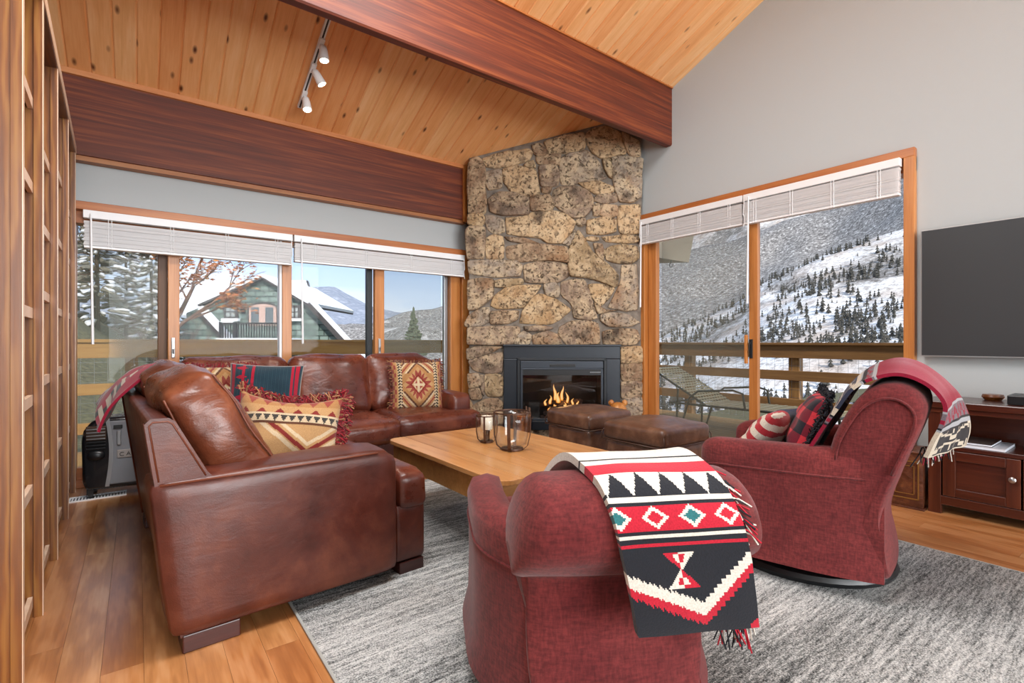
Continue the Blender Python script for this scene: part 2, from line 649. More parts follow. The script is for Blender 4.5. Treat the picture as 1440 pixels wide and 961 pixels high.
for a0, a1, d in ((-0.36, 0.132, 4.955), (0.275, 1.03, 4.90), (1.131, 1.865, 4.90), (2.019, 2.75, 4.95)):
    G().box(a0 - 0.01, a1 + 0.01, d - 0.002, d + 0.002, 0.05, 1.96).obj('pane', M['glass'], w1)
    G().box(a0, a1, d - 0.02, d + 0.02, 0.05, 0.13).obj('bottom_rail', M['trimx'], w1)
for a0, a1 in ((-0.36, 0.132), (2.019, 2.75)):
    G().box(a0, a1, 5.0, 5.001, 0.05, 1.96).obj('insect_screen', M['screen'], w1, label='grey insect screen')
for hx, hz in ((0.232, 1.02), (1.965, 1.02)):
    h = G().box(hx - 0.012, hx + 0.012, 4.845, 4.86, hz - 0.07, hz + 0.09).obj('handle', M['steel'], w1, bevel=0.004)
    G().tube([(hx, 4.846, hz - 0.04), (hx, 4.835, hz)], 0.006, 6).obj('latch', M['steel'], h)

d1 = thing('door_1', 'tall wood framed sliding glass door to the deck', 'door', (0, 0, 0), kind='structure')
G().box(4.40, 4.52, 1.115, 3.56, 2.398, 2.462).obj('head_trim', M['trimy'], d1, bevel=0.004)
G().box(4.44, 4.58, 1.115, 3.56, 2.30, 2.40).obj('head_rail', M['trimy'], d1)
G().box(4.40, 4.58, 1.115, 3.56, 0.0, 0.05).obj('threshold', M['trimy'], d1)
for (a, b_, dd0, dd1, mt) in ((1.115, 1.18, 4.40, 4.56, 'trimz'), (3.468, 3.56, 4.40, 4.56, 'trimz'), (3.362, 3.462, 4.46, 4.52, 'trimz'),
                              (2.244, 2.322, 4.42, 4.47, 'trimz'), (2.326, 2.358, 4.49, 4.54, 'dark_wood')):
    stile(d1, 'y', a, b_, 0.0, 2.40, dd0, dd1, M[mt])
for a0, a1, d in ((1.18, 2.244, 4.45), (2.358, 3.362, 4.51)):
    G().box(d - 0.002, d + 0.002, a0 - 0.01, a1 + 0.01, 0.05, 2.31).obj('pane', M['glass'], d1)
    G().box(d - 0.02, d + 0.02, a0, a1, 0.05, 0.13).obj('bottom_rail', M['trimy'], d1)
G().box(4.56, 4.561, 2.358, 3.362, 0.05, 2.31).obj('insect_screen', M['screen'], d1, label='grey insect screen')
h = G().box(4.405, 4.42, 2.285, 2.315, 0.93, 1.10).obj('lock_plate', M['black_metal'], d1, bevel=0.003)
G().tube([(4.405, 2.30, 0.97), (4.385, 2.30, 1.0), (4.385, 2.30, 1.05), (4.405, 2.30, 1.07)], 0.006, 6).obj('latch', M['black_metal'], h)
G().box(4.39, 4.42, 2.327, 2.352, 0.88, 1.14).obj('handle', M['trimz'], d1, bevel=0.006, label='wooden pull handle')

bt_ = NT('white_blind_slats')
bt_.set(col=lin('#fbfafa'), rough=0.5)
trl = bt_.n('BsdfTranslucent')
trl.inputs[0].default_value = lin('#fbfafa')
mx_ = bt_.n('MixShader')
mx_.inputs[0].default_value = 0.6
bt_.t.links.new(bt_.b.outputs[0], mx_.inputs[1])
bt_.t.links.new(trl.outputs[0], mx_.inputs[2])
bt_.t.links.new(mx_.outputs[0], bt_.out.inputs[0])
M['blind'] = bt_.m


def blind(axis, a0, a1, d, ztop, zs, zb, wand_a, wand_z, label, group):
    """axis 'x': runs along x at depth y=d; axis 'y': along y at depth x=d"""
    def put(a, dd, z):
        return (a, dd, z) if axis == 'x' else (dd, a, z)

    def bx(g, p0, p1, q0, q1, z0, z1):
        return g.box(p0, p1, q0, q1, z0, z1) if axis == 'x' else g.box(q0, q1, p0, p1, z0, z1)
    mid = (a0 + a1) / 2
    t = thing('window_blind', label, 'blind', put(mid, d, ztop), group=group)
    ox, oy, oz = put(mid, d, ztop)

    def done(g, name, mat, **kw):
        g.V = [(v[0] - ox, v[1] - oy, v[2] - oz) for v in g.V]
        return g.obj(name, mat, t, **kw)
    done(bx(G(), a0, a1, d - 0.03, d + 0.03, ztop - 0.058, ztop), 'headrail', M['white'], bevel=0.003)
    n = 22
    g = G()
    rr = random.Random(int(a0 * 100))
    for i in range(n):
        z = zb + 0.02 + (zs - zb - 0.02) * i / (n - 1)
        w = rr.uniform(-0.004, 0.004)
        bx(g, a0 + 0.006 + w, a1 - 0.006 + w, d - 0.026 + w, d + 0.026 + w, z, z + 0.0080)
    done(g, 'slats', M['blind'], kind='stuff')
    done(bx(G(), a0 + 0.004, a1 - 0.004, d - 0.028, d + 0.028, zb, zb + 0.017), 'bottom_rail', M['white'], bevel=0.003)
    for k in range(4):
        a = a0 + (a1 - a0) * (0.1 + 0.8 * k / 3)
        for q in (a, a + 0.02):
            done(G().tube([put(q, d - 0.027, ztop - 0.05), put(q, d - 0.028, zb)], 0.0022, 4), 'ladder_cord', M['white'])
    sg = 1 if axis == 'x' else 1
    done(G().tube([put(wand_a, d - 0.045 * sg, ztop - 0.03), put(wand_a + 0.01, d - 0.045 * sg, wand_z)], [0.006, 0.009], 6), 'wand', M['white'], smooth=60)
    done(G().tube([put(a1 - 0.01, d - 0.03, ztop - 0.05), put(a1 - 0.005, d - 0.034, zb + 0.09), put(a1 - 0.02, d - 0.034, zb + 0.05), put(a1 - 0.006, d - 0.034, zb - 0.02)], 0.004, 5), 'cord', M['white'])
    return t


GB = 'white slatted blinds drawn up to the tops of the windows'
blind('x', -0.315, 1.118, 4.80, 2.042, 1.955, 1.765, -0.27, 1.06, 'white blind drawn up over the snowy bank end of the long window', GB)
blind('x', 1.132, 2.925, 4.80, 2.042, 1.962, 1.80, 1.19, 1.06, 'white blind drawn up over the long window half nearer the stone chimney', GB)
blind('y', 2.352, 3.50, 4.385, 2.398, 2.315, 2.13, 3.465, 1.45, 'white blind over the sliding door half beside the stone chimney', GB)
blind('y', 1.19, 2.342, 4.385, 2.398, 2.32, 2.13, 2.285, 1.42, 'white blind over the sliding door half beside the television', GB)

# ------------------------------------------------------------------ chimney: each stone its own piece
STONES = [
 [(0.017,3.059),(0.089,3.092),(0.146,3.066),(0.188,2.988),(0.18,2.768),(0.206,2.612),(0.193,2.483),(-0.002,2.483),(-0.009,2.768),(-0.002,2.976)],
 [(0.141,3.079),(0.349,3.143),(0.659,3.181),(0.706,3.142),(0.659,3.052),(0.465,3.001),(0.284,2.975),(0.206,2.988)],
 [(0.698,3.225),(0.802,3.246),(0.854,3.194),(0.867,3.129),(0.75,3.103),(0.719,3.155)],
 [(0.828,3.259),(1.048,3.323),(1.255,3.356),(1.281,3.27),(1.268,3.18),(1.1,3.141),(0.88,3.134),(0.861,3.201)],
 [(1.281,3.361),(1.384,3.417),(1.513,3.432),(1.655,3.372),(1.681,3.256),(1.72,3.126),(1.642,3.114),(1.552,3.101),(1.474,3.075),(1.358,3.14),(1.306,3.231)],
 [(1.673,3.365),(1.862,3.255),(1.875,3.1),(1.771,3.106),(1.725,3.178)],
 [(0.737,3.103),(1.009,3.134),(0.996,3.012),(0.867,2.999),(0.763,3.02)],
 [(0.193,2.936),(0.362,2.962),(0.367,2.768),(0.219,2.737),(0.188,2.82)],
 [(0.374,2.962),(0.543,3.0),(0.737,2.953),(0.781,2.689),(0.634,2.668),(0.478,2.715),(0.387,2.832)],
 [(0.608,3.013),(0.711,3.065),(0.737,2.974),(0.634,2.987)],
 [(0.776,3.0),(0.957,3.007),(0.991,2.934),(0.983,2.792),(0.893,2.771),(0.794,2.779)],
 [(1.009,3.064),(1.1,3.128),(1.293,3.154),(1.397,3.063),(1.513,2.868),(1.41,2.83),(1.281,2.843),(1.151,2.792),(1.022,2.797),(0.996,2.908)],
 [(1.565,3.096),(1.733,3.101),(1.913,3.074),(1.888,2.893),(1.888,2.66),(1.784,2.596),(1.655,2.609),(1.604,2.739),(1.578,2.894)],
 [(1.462,3.062),(1.552,3.088),(1.565,2.972),(1.565,2.855),(1.513,2.907)],
 [(1.19,2.812),(1.41,2.825),(1.578,2.778),(1.586,2.713),(1.41,2.682),(1.306,2.739)],
 [(1.384,2.667),(1.513,2.698),(1.629,2.687),(1.629,2.604),(1.462,2.589),(1.379,2.61)],
 [(1.449,2.571),(1.629,2.57),(1.642,2.454),(1.513,2.439),(1.441,2.454)],
 [(1.371,2.571),(1.43,2.584),(1.436,2.454),(1.363,2.455)],
 [(0.931,2.74),(0.996,2.771),(1.177,2.779),(1.301,2.726),(1.366,2.636),(1.345,2.532),(1.268,2.442),(1.151,2.429),(1.048,2.494),(0.944,2.572),(0.905,2.663)],
 [(0.802,2.754),(0.918,2.771),(0.893,2.702),(0.81,2.702)],
 [(0.219,2.638),(0.349,2.716),(0.504,2.708),(0.659,2.65),(0.665,2.469),(0.374,2.462),(0.245,2.496)],
 [(0.68,2.663),(0.893,2.683),(0.939,2.564),(0.913,2.512),(0.685,2.508)],
 [(-0.002,2.468),(0.167,2.472),(0.18,2.392),(0.154,2.34),(0.05,2.346),(-0.009,2.379)],
 [(0.188,2.457),(0.271,2.452),(0.387,2.405),(0.4,2.28),(0.297,2.255),(0.206,2.314)],
 [(0.413,2.436),(0.543,2.443),(0.659,2.451),(0.685,2.49),(0.944,2.502),(1.074,2.463),(1.172,2.377),(1.125,2.274),(1.009,2.15),(0.854,2.163),(0.776,2.223),(0.608,2.228),(0.426,2.254)],
 [(-0.028,2.302),(0.011,2.335),(0.188,2.322),(0.172,1.99),(-0.015,1.991)],
 [(0.198,2.205),(0.271,2.244),(0.382,2.223),(0.387,1.99),(0.193,1.99)],
 [(0.395,2.228),(0.608,2.207),(0.776,2.158),(0.685,2.15),(0.452,2.176)],
 [(0.413,2.12),(0.634,2.15),(0.854,2.132),(1.074,2.106),(1.094,1.937),(0.996,1.95),(0.867,1.969),(0.711,1.964),(0.608,1.943),(0.413,1.99)],
 [(1.027,2.157),(1.172,2.305),(1.193,2.274),(1.105,2.124)],
 [(1.1,2.08),(1.203,2.305),(1.268,2.222),(1.371,2.04),(1.565,1.898),(1.642,1.807),(1.637,1.691),(1.591,1.67),(1.462,1.73),(1.306,1.782),(1.112,1.795),(1.094,1.937)],
 [(1.172,2.403),(1.281,2.424),(1.281,2.351),(1.203,2.338)],
 [(1.299,2.403),(1.513,2.434),(1.611,2.415),(1.611,2.278),(1.462,2.253),(1.299,2.253)],
 [(1.648,2.557),(1.875,2.57),(1.862,2.26),(1.66,2.257),(1.635,2.402)],
 [(1.281,2.217),(1.425,2.222),(1.425,2.183),(1.293,2.183)],
 [(1.449,2.222),(1.668,2.237),(1.854,2.229),(1.854,2.161),(1.72,2.156),(1.513,2.164)],
 [(1.363,2.144),(1.467,2.144),(1.477,1.963),(1.423,2.002)],
 [(1.48,2.079),(1.565,2.118),(1.72,2.138),(1.844,2.112),(1.862,1.988),(1.784,1.936),(1.642,1.937),(1.513,1.968)],
 [(-0.002,1.965),(0.193,1.97),(0.525,1.964),(0.59,1.912),(0.564,1.795),(0.271,1.788),(0.011,1.822)],
 [(0.608,1.912),(0.763,1.951),(0.944,1.958),(1.094,1.911),(1.094,1.787),(0.97,1.723),(0.763,1.723),(0.626,1.731)],
 [(-0.002,1.752),(0.141,1.77),(0.279,1.752),(0.271,1.575),(0.115,1.446),(-0.002,1.42)],
 [(0.297,1.752),(0.595,1.772),(0.603,1.71),(0.439,1.679),(0.297,1.671)],
 [(0.284,1.575),(0.4,1.661),(0.608,1.694),(0.797,1.692),(0.737,1.601),(0.595,1.451),(0.323,1.438),(0.245,1.472)],
 [(0.825,1.705),(0.957,1.72),(1.004,1.653),(0.991,1.567),(0.854,1.58)],
 [(1.014,1.725),(1.151,1.756),(1.275,1.751),(1.332,1.575),(1.405,1.334),(1.306,1.316),(1.151,1.347),(1.131,1.497),(1.022,1.575)],
 [(1.312,1.704),(1.487,1.699),(1.611,1.665),(1.513,1.528),(1.436,1.463),(1.35,1.575)],
 [(1.673,1.906),(1.836,1.918),(1.849,1.626),(1.844,1.432),(1.72,1.419),(1.526,1.458),(1.596,1.574),(1.66,1.704)],
 [(0.716,1.57),(0.789,1.596),(0.97,1.531),(1.12,1.425),(0.996,1.321),(0.893,1.269),(0.561,1.282),(0.6,1.42)],
 [(-0.035,1.29),(0.011,1.363),(0.141,1.441),(0.234,1.454),(0.227,1.295),(0.115,1.251),(-0.041,1.244)],
 [(0.245,1.41),(0.551,1.415),(0.538,1.321),(0.439,1.282),(0.25,1.27)],
 [(-0.002,1.233),(0.219,1.244),(0.564,1.249),(0.564,1.192),(0.483,1.049),(-0.002,1.049)],
 [(0.608,1.249),(0.828,1.249),(0.939,1.231),(0.893,1.205),(0.639,1.192)],
 [(0.525,1.135),(0.608,1.192),(0.693,1.148),(0.667,1.049),(0.499,1.049)],
 [(0.704,1.148),(0.867,1.194),(0.965,1.161),(1.03,1.049),(0.716,1.049)],
 [(1.001,1.238),(1.125,1.298),(1.306,1.311),(1.418,1.277),(1.43,1.057),(1.074,1.049),(0.988,1.161)],
 [(1.441,1.368),(1.539,1.393),(1.746,1.375),(1.875,1.29),(1.771,1.243),(1.539,1.248),(1.454,1.303)],
 [(1.467,1.194),(1.668,1.22),(1.844,1.207),(1.87,1.109),(1.823,1.049),(1.48,1.049)],
 [(1.371,1.51),(1.513,1.419),(1.642,1.419),(1.513,1.406),(1.423,1.38)],
 [(-0.014,1.002),(0.089,1.028),(0.379,1.022),(0.245,0.953),(-0.008,0.881)],
 [(-0.001,0.866),(0.258,0.941),(0.375,0.961),(0.366,0.745),(0.193,0.732),(0.051,0.771)],
 [(-0.008,0.723),(0.115,0.726),(0.141,0.6),(0.012,0.567)],
 [(0.128,0.71),(0.174,0.71),(0.174,0.483),(0.145,0.537)],
 [(0.183,0.717),(0.323,0.723),(0.379,0.691),(0.372,0.486),(0.209,0.479),(0.183,0.535)],
 [(-0.001,0.554),(0.115,0.574),(0.152,0.457),(0.038,0.444)],
 [(0.051,0.379),(0.167,0.441),(0.323,0.455),(0.379,0.416),(0.372,0.33),(0.076,0.304)],
 [(-0.008,0.437),(0.038,0.431),(0.044,0.379),(0.07,0.301),(-0.001,0.288)],
 [(-0.001,0.275),(0.375,0.315),(0.375,0.172),(-0.001,0.165)],
 [(-0.001,0.152),(0.193,0.159),(0.193,-0.01),(-0.001,-0.01)],
 [(0.206,0.159),(0.375,0.161),(0.375,-0.01),(0.206,-0.01)],
 [(1.664,1.015),(1.89,1.028),(1.897,0.853),(1.668,0.847)],
 [(1.67,0.838),(1.893,0.844),(1.887,0.65),(1.677,0.657)],
 [(1.67,0.64),(1.893,0.64),(1.89,0.484),(1.677,0.458)],
 [(1.683,0.445),(1.89,0.472),(1.897,0.277),(1.677,0.277)],
 [(1.677,0.264),(1.897,0.264),(1.893,0.135),(1.677,0.122)],
 [(1.677,0.109),(1.897,0.122),(1.897,-0.007),(1.677,-0.008)],
 [(0.388,0.107),(0.738,0.114),(0.745,-0.009),(0.388,-0.01)],
 [(0.751,0.114),(1.101,0.114),(1.101,-0.009),(0.751,-0.009)],
 [(1.114,0.114),(1.386,0.115),(1.386,-0.008),(1.114,-0.009)],
 [(1.399,0.115),(1.664,0.115),(1.664,-0.008),(1.399,-0.008)]]

CH_A, CH_D = Vector((2.90, 4.66, 0)), Vector((0.79495, -0.60667, 0))
CH_N = Vector((-0.60667, -0.79495, 0))       # out of the face, into the room
ch = thing('stone_chimney', 'tall rough fieldstone chimney in the corner of the room', 'chimney', (3.66, 4.08, 0))
ch.rotation_euler = (0, 0, math.atan2(CH_D.y, CH_D.x))
CH_S0 = (Vector((3.66, 4.08, 0)) - CH_A).dot(CH_D)
# chimney-local: x along the face (s - CH_S0), y into the chimney, z up
ts = NT('mortar')
ts.set(col=ts.ramp(ts.noise(ts.obj(), 14, 5), [(0.3, '#5f564d'), (0.7, '#8a8075')]), rough=0.95,
       normal=ts.bump(ts.noise(ts.obj(), 60, 5), 0.5, 0.01))
M['mortar'] = ts.m


def stone_mat():
    t = NT('fieldstone')
    v = t.objr(60)
    r = t.rnd()
    base = t.ramp(r, [(0.0, '#957a62'), (0.15, '#b8976f'), (0.3, '#a39484'), (0.45, '#c2a27c'), (0.6, '#8f7a69'), (0.75, '#b99c80'), (0.88, '#9c8464'), (1.0, '#ad8f76')], 'CONSTANT')
    n1 = t.noise(v, 5.5, 7, 0.62, 0.6)
    n2 = t.noise(v, 17, 6, 0.65, 0.3)
    c = t.mix(t.ramp(n1, [(0.40, 0.0), (0.62, 0.75)]), base, lin('#d6bd9a'))
    c = t.mix(t.ramp(n2, [(0.36, 0.7), (0.5, 0.0)]), c, lin('#665343'))
    n4 = t.noise(t.map(v, (1, 1, 1), loc=(7, 3, 1)), 2.6, 4, 0.5)
    c = t.mix(t.ramp(n4, [(0.55, 0.0), (0.68, 0.65)]), c, lin('#96704f'))
    n3 = t.noise(t.map(v, (1, 1, 1), loc=(3, 1, 4)), 3.2, 6, 0.6)
    c = t.mix(t.ramp(n3, [(0.58, 0.0), (0.70, 0.85)]), c, lin('#4a4038'))
    pit = t.noise(t.map(v, (1, 1, 1), loc=(9, 2, 6)), 34, 4, 0.6, 0.4)
    pm = t.math('MULTIPLY', t.ramp(pit, [(0.34, 1.0), (0.43, 0.0)]), t.ramp(n1, [(0.40, 0.2), (0.58, 1.0)]))
    c = t.mix(t.math('MULTIPLY', pm, 0.55), c, lin('#2e231b'))
    h = t.math('SUBTRACT', t.mix(0.5, t.noise(v, 30, 8, 0.7), n2), pm)
    t.set(col=c, rough=0.92, spec=0.2, normal=t.bump(h, 1.0, 0.03))
    return t.m


M['stone'] = stone_mat()


def stone(poly, k):
    rr = random.Random(k * 13 + 5)
    cx = sum(p[0] for p in poly) / len(poly)
    cy = sum(p[1] for p in poly) / len(poly)
    # densify, small corner rounding by averaging
    pts = []
    n = len(poly)
    for i in range(n):
        a, b_ = Vector(poly[i]), Vector(poly[(i + 1) % n])
        m = max(1, int((b_ - a).length / 0.03))
        for j in range(m):
            pts.append(a.lerp(b_, j / m))
    m = len(pts)
    sm = [(pts[i - 1] + pts[i] * 4 + pts[(i + 1) % m]) / 6 for i in range(m)]
    size = max(math.sqrt(sum((Vector(p) - Vector((cx, cy))).length_squared for p in poly) / n), 0.04)
    proud = rr.uniform(0.022, 0.042)
    tiltx, tilty = rr.uniform(-0.10, 0.10), rr.uniform(-0.10, 0.10)
    rings = []
    seed = Vector((k * 3.7, k * 1.3, 0))
    for inset, dep in ((-0.011, -0.03), (-0.009, proud * 0.45), (-0.005, proud * 0.82), (0.003, proud * 0.98), (None, 0.75), (None, 0.5), (None, 0.25)):
        ring = []
        for p in sm:
            d = Vector((cx, cy)) - p
            L = d.length
            if inset is not None:
                q = p + d * min(inset / max(L, 1e-4) * 1.25, 0.5)
                z = dep
            else:
                q = Vector((cx, cy)) - d * dep * (1 - 0.03 / max(L, 0.06))
                z = proud
            nz = mn.noise(Vector((q.x * 9, q.y * 9, 0)) + seed) * 0.016 + mn.noise(Vector((q.x * 26, q.y * 26, 5)) + seed) * 0.009
            if dep > 0.0:
                z += nz + (q.x - cx) * tiltx + (q.y - cy) * tilty
            j = mn.noise_vector(Vector((p.x * 22, p.y * 22, 2)) + seed) * 0.004
            ring.append((q.x - CH_S0 + j.x, -z, q.y + j.y))
        rings.append(ring)
    g = G()
    g.grid([[ring[i] for ring in rings] for i in range(m)], closed_u=True)
    c = len(g.V)
    g.V.append((cx - CH_S0, -proud - mn.noise(Vector((cx * 9, cy * 9, 0)) + seed) * 0.014, cy))
    base = 0
    R_ = len(rings)
    for i in range(m):
        g.F.append((i * R_ + R_ - 1, ((i + 1) % m) * R_ + R_ - 1, c))
    # origin at the stone's own centre
    ox, oz = cx - CH_S0, cy
    g.V = [(v[0] - ox, v[1], v[2] - oz) for v in g.V]
    return g.obj('stone', M['stone'], ch, smooth=60, loc=(ox, 0, oz))


# mortar core with the firebox opening left free
core = G()
FB0, FB1, FBZ0, FBZ1 = 0.40 - CH_S0, 1.64 - CH_S0, 0.126, 1.02


def core_slab(s0, s1, z0f, g):
    # column from z0f up to the ceiling slope, reaching back to the room's corner walls
    vs = []
    for top in (False, True):
        for (s_, back) in ((s0, 0), (s1, 0), (s1, 1), (s0, 1)):
            p = CH_A + CH_D * (s_ + CH_S0)
            dep = max(0.02, min((YA - 0.006 - p.y) / 0.79495, (XB - 0.006 - p.x) / 0.60667)) if back else 0.0
            q = p - CH_N * dep
            vs.append((s_, dep, ceil_z(q.y) - 0.002 if top else z0f))
    g.add(vs, [(3, 2, 1, 0), (4, 5, 6, 7), (0, 1, 5, 4), (1, 2, 6, 5), (2, 3, 7, 6), (3, 0, 4, 7)])


SMIN, SMAX = 0.01 - CH_S0, 1.895 - CH_S0
core_slab(SMIN, FB0, 0.0, core)
core_slab(FB1, SMAX, 0.0, core)
core_slab(FB0, FB1, FBZ1, core)
core.box(FB0, FB1, 0.0, 0.38, 0.0, FBZ0)
core.obj('mortar_core', M['mortar'], ch)
for k, poly in enumerate(STONES):
    stone(poly, k)

# fireplace insert (chimney-local frame of its own)
fp = thing('fireplace_insert', 'black metal gas fireplace with burning logs set in the stone chimney', 'fireplace', (0, 0, 0))
fp.location = CH_A + CH_D * 1.0195
fp.rotation_euler = ch.rotation_euler
o_ = -1.0195


def fpx(a):
    return a + o_


M['slate_metal'] = plain('blue_black_steel', '#20262e', 0.38, 0.25, nscale=14, nstr=0.08)
M['grey_metal'] = plain('dark_grey_steel', '#3b4149', 0.35, 0.5)
f0, f1, fz0, fz1 = fpx(0.388), fpx(1.651), 0.128, 1.035
i0, i1, iz1 = fpx(0.535), fpx(1.50), 0.892
g = G()
g.box(f0, f1, -0.055, -0.02, iz1, fz1)
g.box(f0, i0, -0.055, -0.02, fz0, iz1)
g.box(i1, f1, -0.055, -0.02, fz0, iz1)
g.box(i0, i1, -0.055, -0.02, fz0, 0.20)
g.obj('surround', M['slate_metal'], fp, bevel=0.006)
G().box(f0 - 0.005, f1 + 0.005, -0.085, 0.0, fz1 - 0.008, fz1 + 0.012).obj('cap_rail', M['slate_metal'], fp, bevel=0.004)
G().box(i0 + 0.0, i0 + 0.03, -0.075, -0.05, fz0 + 0.05, iz1 + 0.01).box(i1 - 0.03, i1, -0.075, -0.05, fz0 + 0.05, iz1 + 0.01).box(i0, i1, -0.075, -0.05, iz1 - 0.02, iz1 + 0.01).obj('inner_frame', M['black_metal'], fp, bevel=0.004)
G().box(i0 + 0.035, i1 - 0.035, -0.068, -0.03, 0.79, 0.868).obj('vent_panel', M['grey_metal'], fp, bevel=0.004)
G().box(fpx(0.887), fpx(1.166), -0.073, -0.06, 0.806, 0.834).obj('vent_slot', M['black'], fp, bevel=0.003)
G().box(i0 + 0.035, i0 + 0.06, -0.066, -0.03, 0.2, 0.79).box(i1 - 0.06, i1 - 0.035, -0.066, -0.03, 0.2, 0.79).box(i0 + 0.035, i1 - 0.035, -0.066, -0.03, 0.2, 0.245).box(i0 + 0.035, i1 - 0.035, -0.066, -0.03, 0.775, 0.79).obj('glass_frame', M['grey_metal'], fp, bevel=0.003)
g = G()
for k in range(8):
    xx = fpx(1.325) + k * 0.0155
    g.box(xx, xx + 0.009, -0.0605, -0.058, 0.742, 0.752)
g.obj('indicator_marks', plain('pale_marks', '#9aa0a6', 0.5), fp)
G().box(i0 + 0.06, i1 - 0.06, -0.058, -0.054, 0.715, 0.775).obj('top_glass_band', M['black'], fp)
t = make_glass('fire_glass', (0.9, 0.9, 0.92), 0.10)
G().box(i0 + 0.06, i1 - 0.06, -0.052, -0.049, 0.245, 0.715).obj('glass_door', t, fp)
g = G()
g.box(i0 + 0.03, i1 - 0.03, 0.34, 0.36, 0.15, 0.85)
g.box(i0 + 0.02, i0 + 0.04, -0.03, 0.36, 0.15, 0.85).box(i1 - 0.04, i1 - 0.02, -0.03, 0.36, 0.15, 0.85)
g.box(i0 + 0.02, i1 - 0.02, -0.03, 0.36, 0.15, 0.2).box(i0 + 0.02, i1 - 0.02, -0.03, 0.36, 0.80, 0.85)
g.obj('firebox', plain('soot_black_firebox', '#14110f', 0.9), fp)
G().box(fpx(0.70), fpx(1.34), -0.10, -0.05, 0.128, 0.225).obj('ash_ledge', M['slate_metal'], fp, bevel=0.006)
lt = NT('charred_log')
lt.set(col=lt.ramp(lt.noise(lt.obj(), 18, 5), [(0.35, '#120c09'), (0.6, '#3a2417'), (0.75, '#6b4528')]), rough=0.9, normal=lt.bump(lt.noise(lt.map(lt.obj(), (10, 40, 40)), 1, 4), 0.6, 0.02))
for (x0, y0, z0, x1, y1, z1, r) in ((0.83, 0.10, 0.27, 1.24, 0.08, 0.30, 0.035), (0.90, 0.05, 0.31, 1.22, 0.14, 0.41, 0.042), (0.80, 0.16, 0.36, 1.10, 0.10, 0.39, 0.03), (0.92, 0.2, 0.40, 1.19, 0.16, 0.37, 0.03), (1.17, 0.1, 0.30, 1.25, 0.1, 0.43, 0.03)):
    pp = [Vector((fpx(x0), y0, z0)).lerp(Vector((fpx(x1), y1, z1)), q / 5) + Vector((0, 0, 0.008 * math.sin(q * 2.1 + x0 * 9))) for q in range(6)]
    G().tube(pp, [r * 0.8, r, r * 1.05, r, r * 0.95, r * 0.8], 9).obj('log', lt.m, fp, smooth=60)
G().box(fpx(0.80), fpx(1.27), 0.02, 0.26, 0.2, 0.235).obj('ember_bed', plain('ember_ash', '#4a3a32', 0.95, nscale=60, nstr=0.6), fp)
ft = NT('gas_flame')
ft.t.nodes.remove(ft.b)
lw = ft.n('LayerWeight')
lw.inputs[0].default_value = 0.45
em = ft.n('Emission')
ft.t.links.new(ft.ramp(lw.outputs['Facing'], [(0.0, '#ffdf98'), (0.3, '#ffa636'), (0.75, '#f0520e')]), em.inputs[0])
em.inputs[1].default_value = 1.25
tr = ft.n('BsdfTransparent')
mx = ft.n('MixShader')
ft.t.links.new(ft.ramp(lw.outputs['Facing'], [(0.25, 0.05), (0.85, 0.95)]), mx.inputs[0])
ft.t.links.new(em.outputs[0], mx.inputs[1])
ft.t.links.new(tr.outputs[0], mx.inputs[2])
ft.t.links.new(mx.outputs[0], ft.out.inputs[0])
rr = random.Random(21)
for (fx, fz, hh, rw) in ((0.955, 0.43, 0.22, 0.032), (1.03, 0.43, 0.20, 0.03), (0.90, 0.39, 0.12, 0.028), (1.09, 0.40, 0.15, 0.026), (0.99, 0.40, 0.15, 0.045), (1.15, 0.38, 0.09, 0.024),
                         (0.85, 0.37, 0.09, 0.025), (0.96, 0.33, 0.07, 0.04), (1.06, 0.34, 0.08, 0.045), (1.20, 0.37, 0.07, 0.02), (0.89, 0.31, 0.06, 0.03), (1.0, 0.31, 0.05, 0.05)):
    pp, rs = [], []
    for q in range(8):
        u = q / 7
        pp.append((fpx(fx) + 0.018 * math.sin(u * 5 + fx * 40) * u, 0.06 + 0.05 * rr.random() * 0 + 0.02 * math.sin(fx * 60), fz + 0.8 * hh * u))
        rs.append(max(0.0012, 0.72 * rw * (math.sin(PI * min(1, 0.25 + u * 0.75)) ** 0.9) * (1 - 0.35 * u)))
    G().tube(pp, rs, 8).obj('flame', ft.m, fp, smooth=180)
lf = lamp('firelight', 'POINT', CH_A + CH_D * 1.03 - CH_N * 0.06 + Vector((0, 0, 0.5)), 4, (1.0, 0.5, 0.18), shadow_soft_size=0.08)

hs = G()
hs.box(-0.98, 0.93, -0.55, 0.05, 0.0, 0.022)
ho = hs.obj('hearth_slab', plain('grey_slate', '#5d5a57', 0.6, nscale=30, nstr=0.2), None, bevel=0.006)
ho.location = (3.66, 4.08, 0)
ho.rotation_euler = ch.rotation_euler
tag(ho, 'low grey slate hearth slab under the stone chimney', 'hearth')

# ------------------------------------------------------------------ deck and railings outside
dk = thing('deck', 'weathered wooden deck outside the windows', 'deck', (0, 0, -0.1), kind='structure')
dm = {}


def deck_plank(x0, x1, y0, y1):
    along_x = (x1 - x0) > (y1 - y0)
    key = (round(x1 - x0, 2), round(y1 - y0, 2))
    if key not in dm:
        a, c = (x1 - x0) / 2 - 0.003, (y1 - y0) / 2 - 0.003
        dm[key] = G().box(-a, a, -c, c, -0.04, 0).mesh('deck_plank', M['railx'] if along_x else M['deck'])
    link(dm[key], 'deck_plank', dk, loc=((x0 + x1) / 2, (y0 + y1) / 2, 0))


for i in range(19):
    deck_plank(4.62 + i * 0.14, 4.62 + (i + 1) * 0.14, -1.5, 5.06)
for i in range(14):
    deck_plank(-2.0, 7.28, 5.07 + i * 0.14, 5.07 + (i + 1) * 0.14)
G().box(4.6, 7.25, -1.5, 7.0, -0.25, -0.06).box(-2.0, 4.6, 5.05, 7.0, -0.25, -0.06).obj('deck_joists', M['railx'], dk)

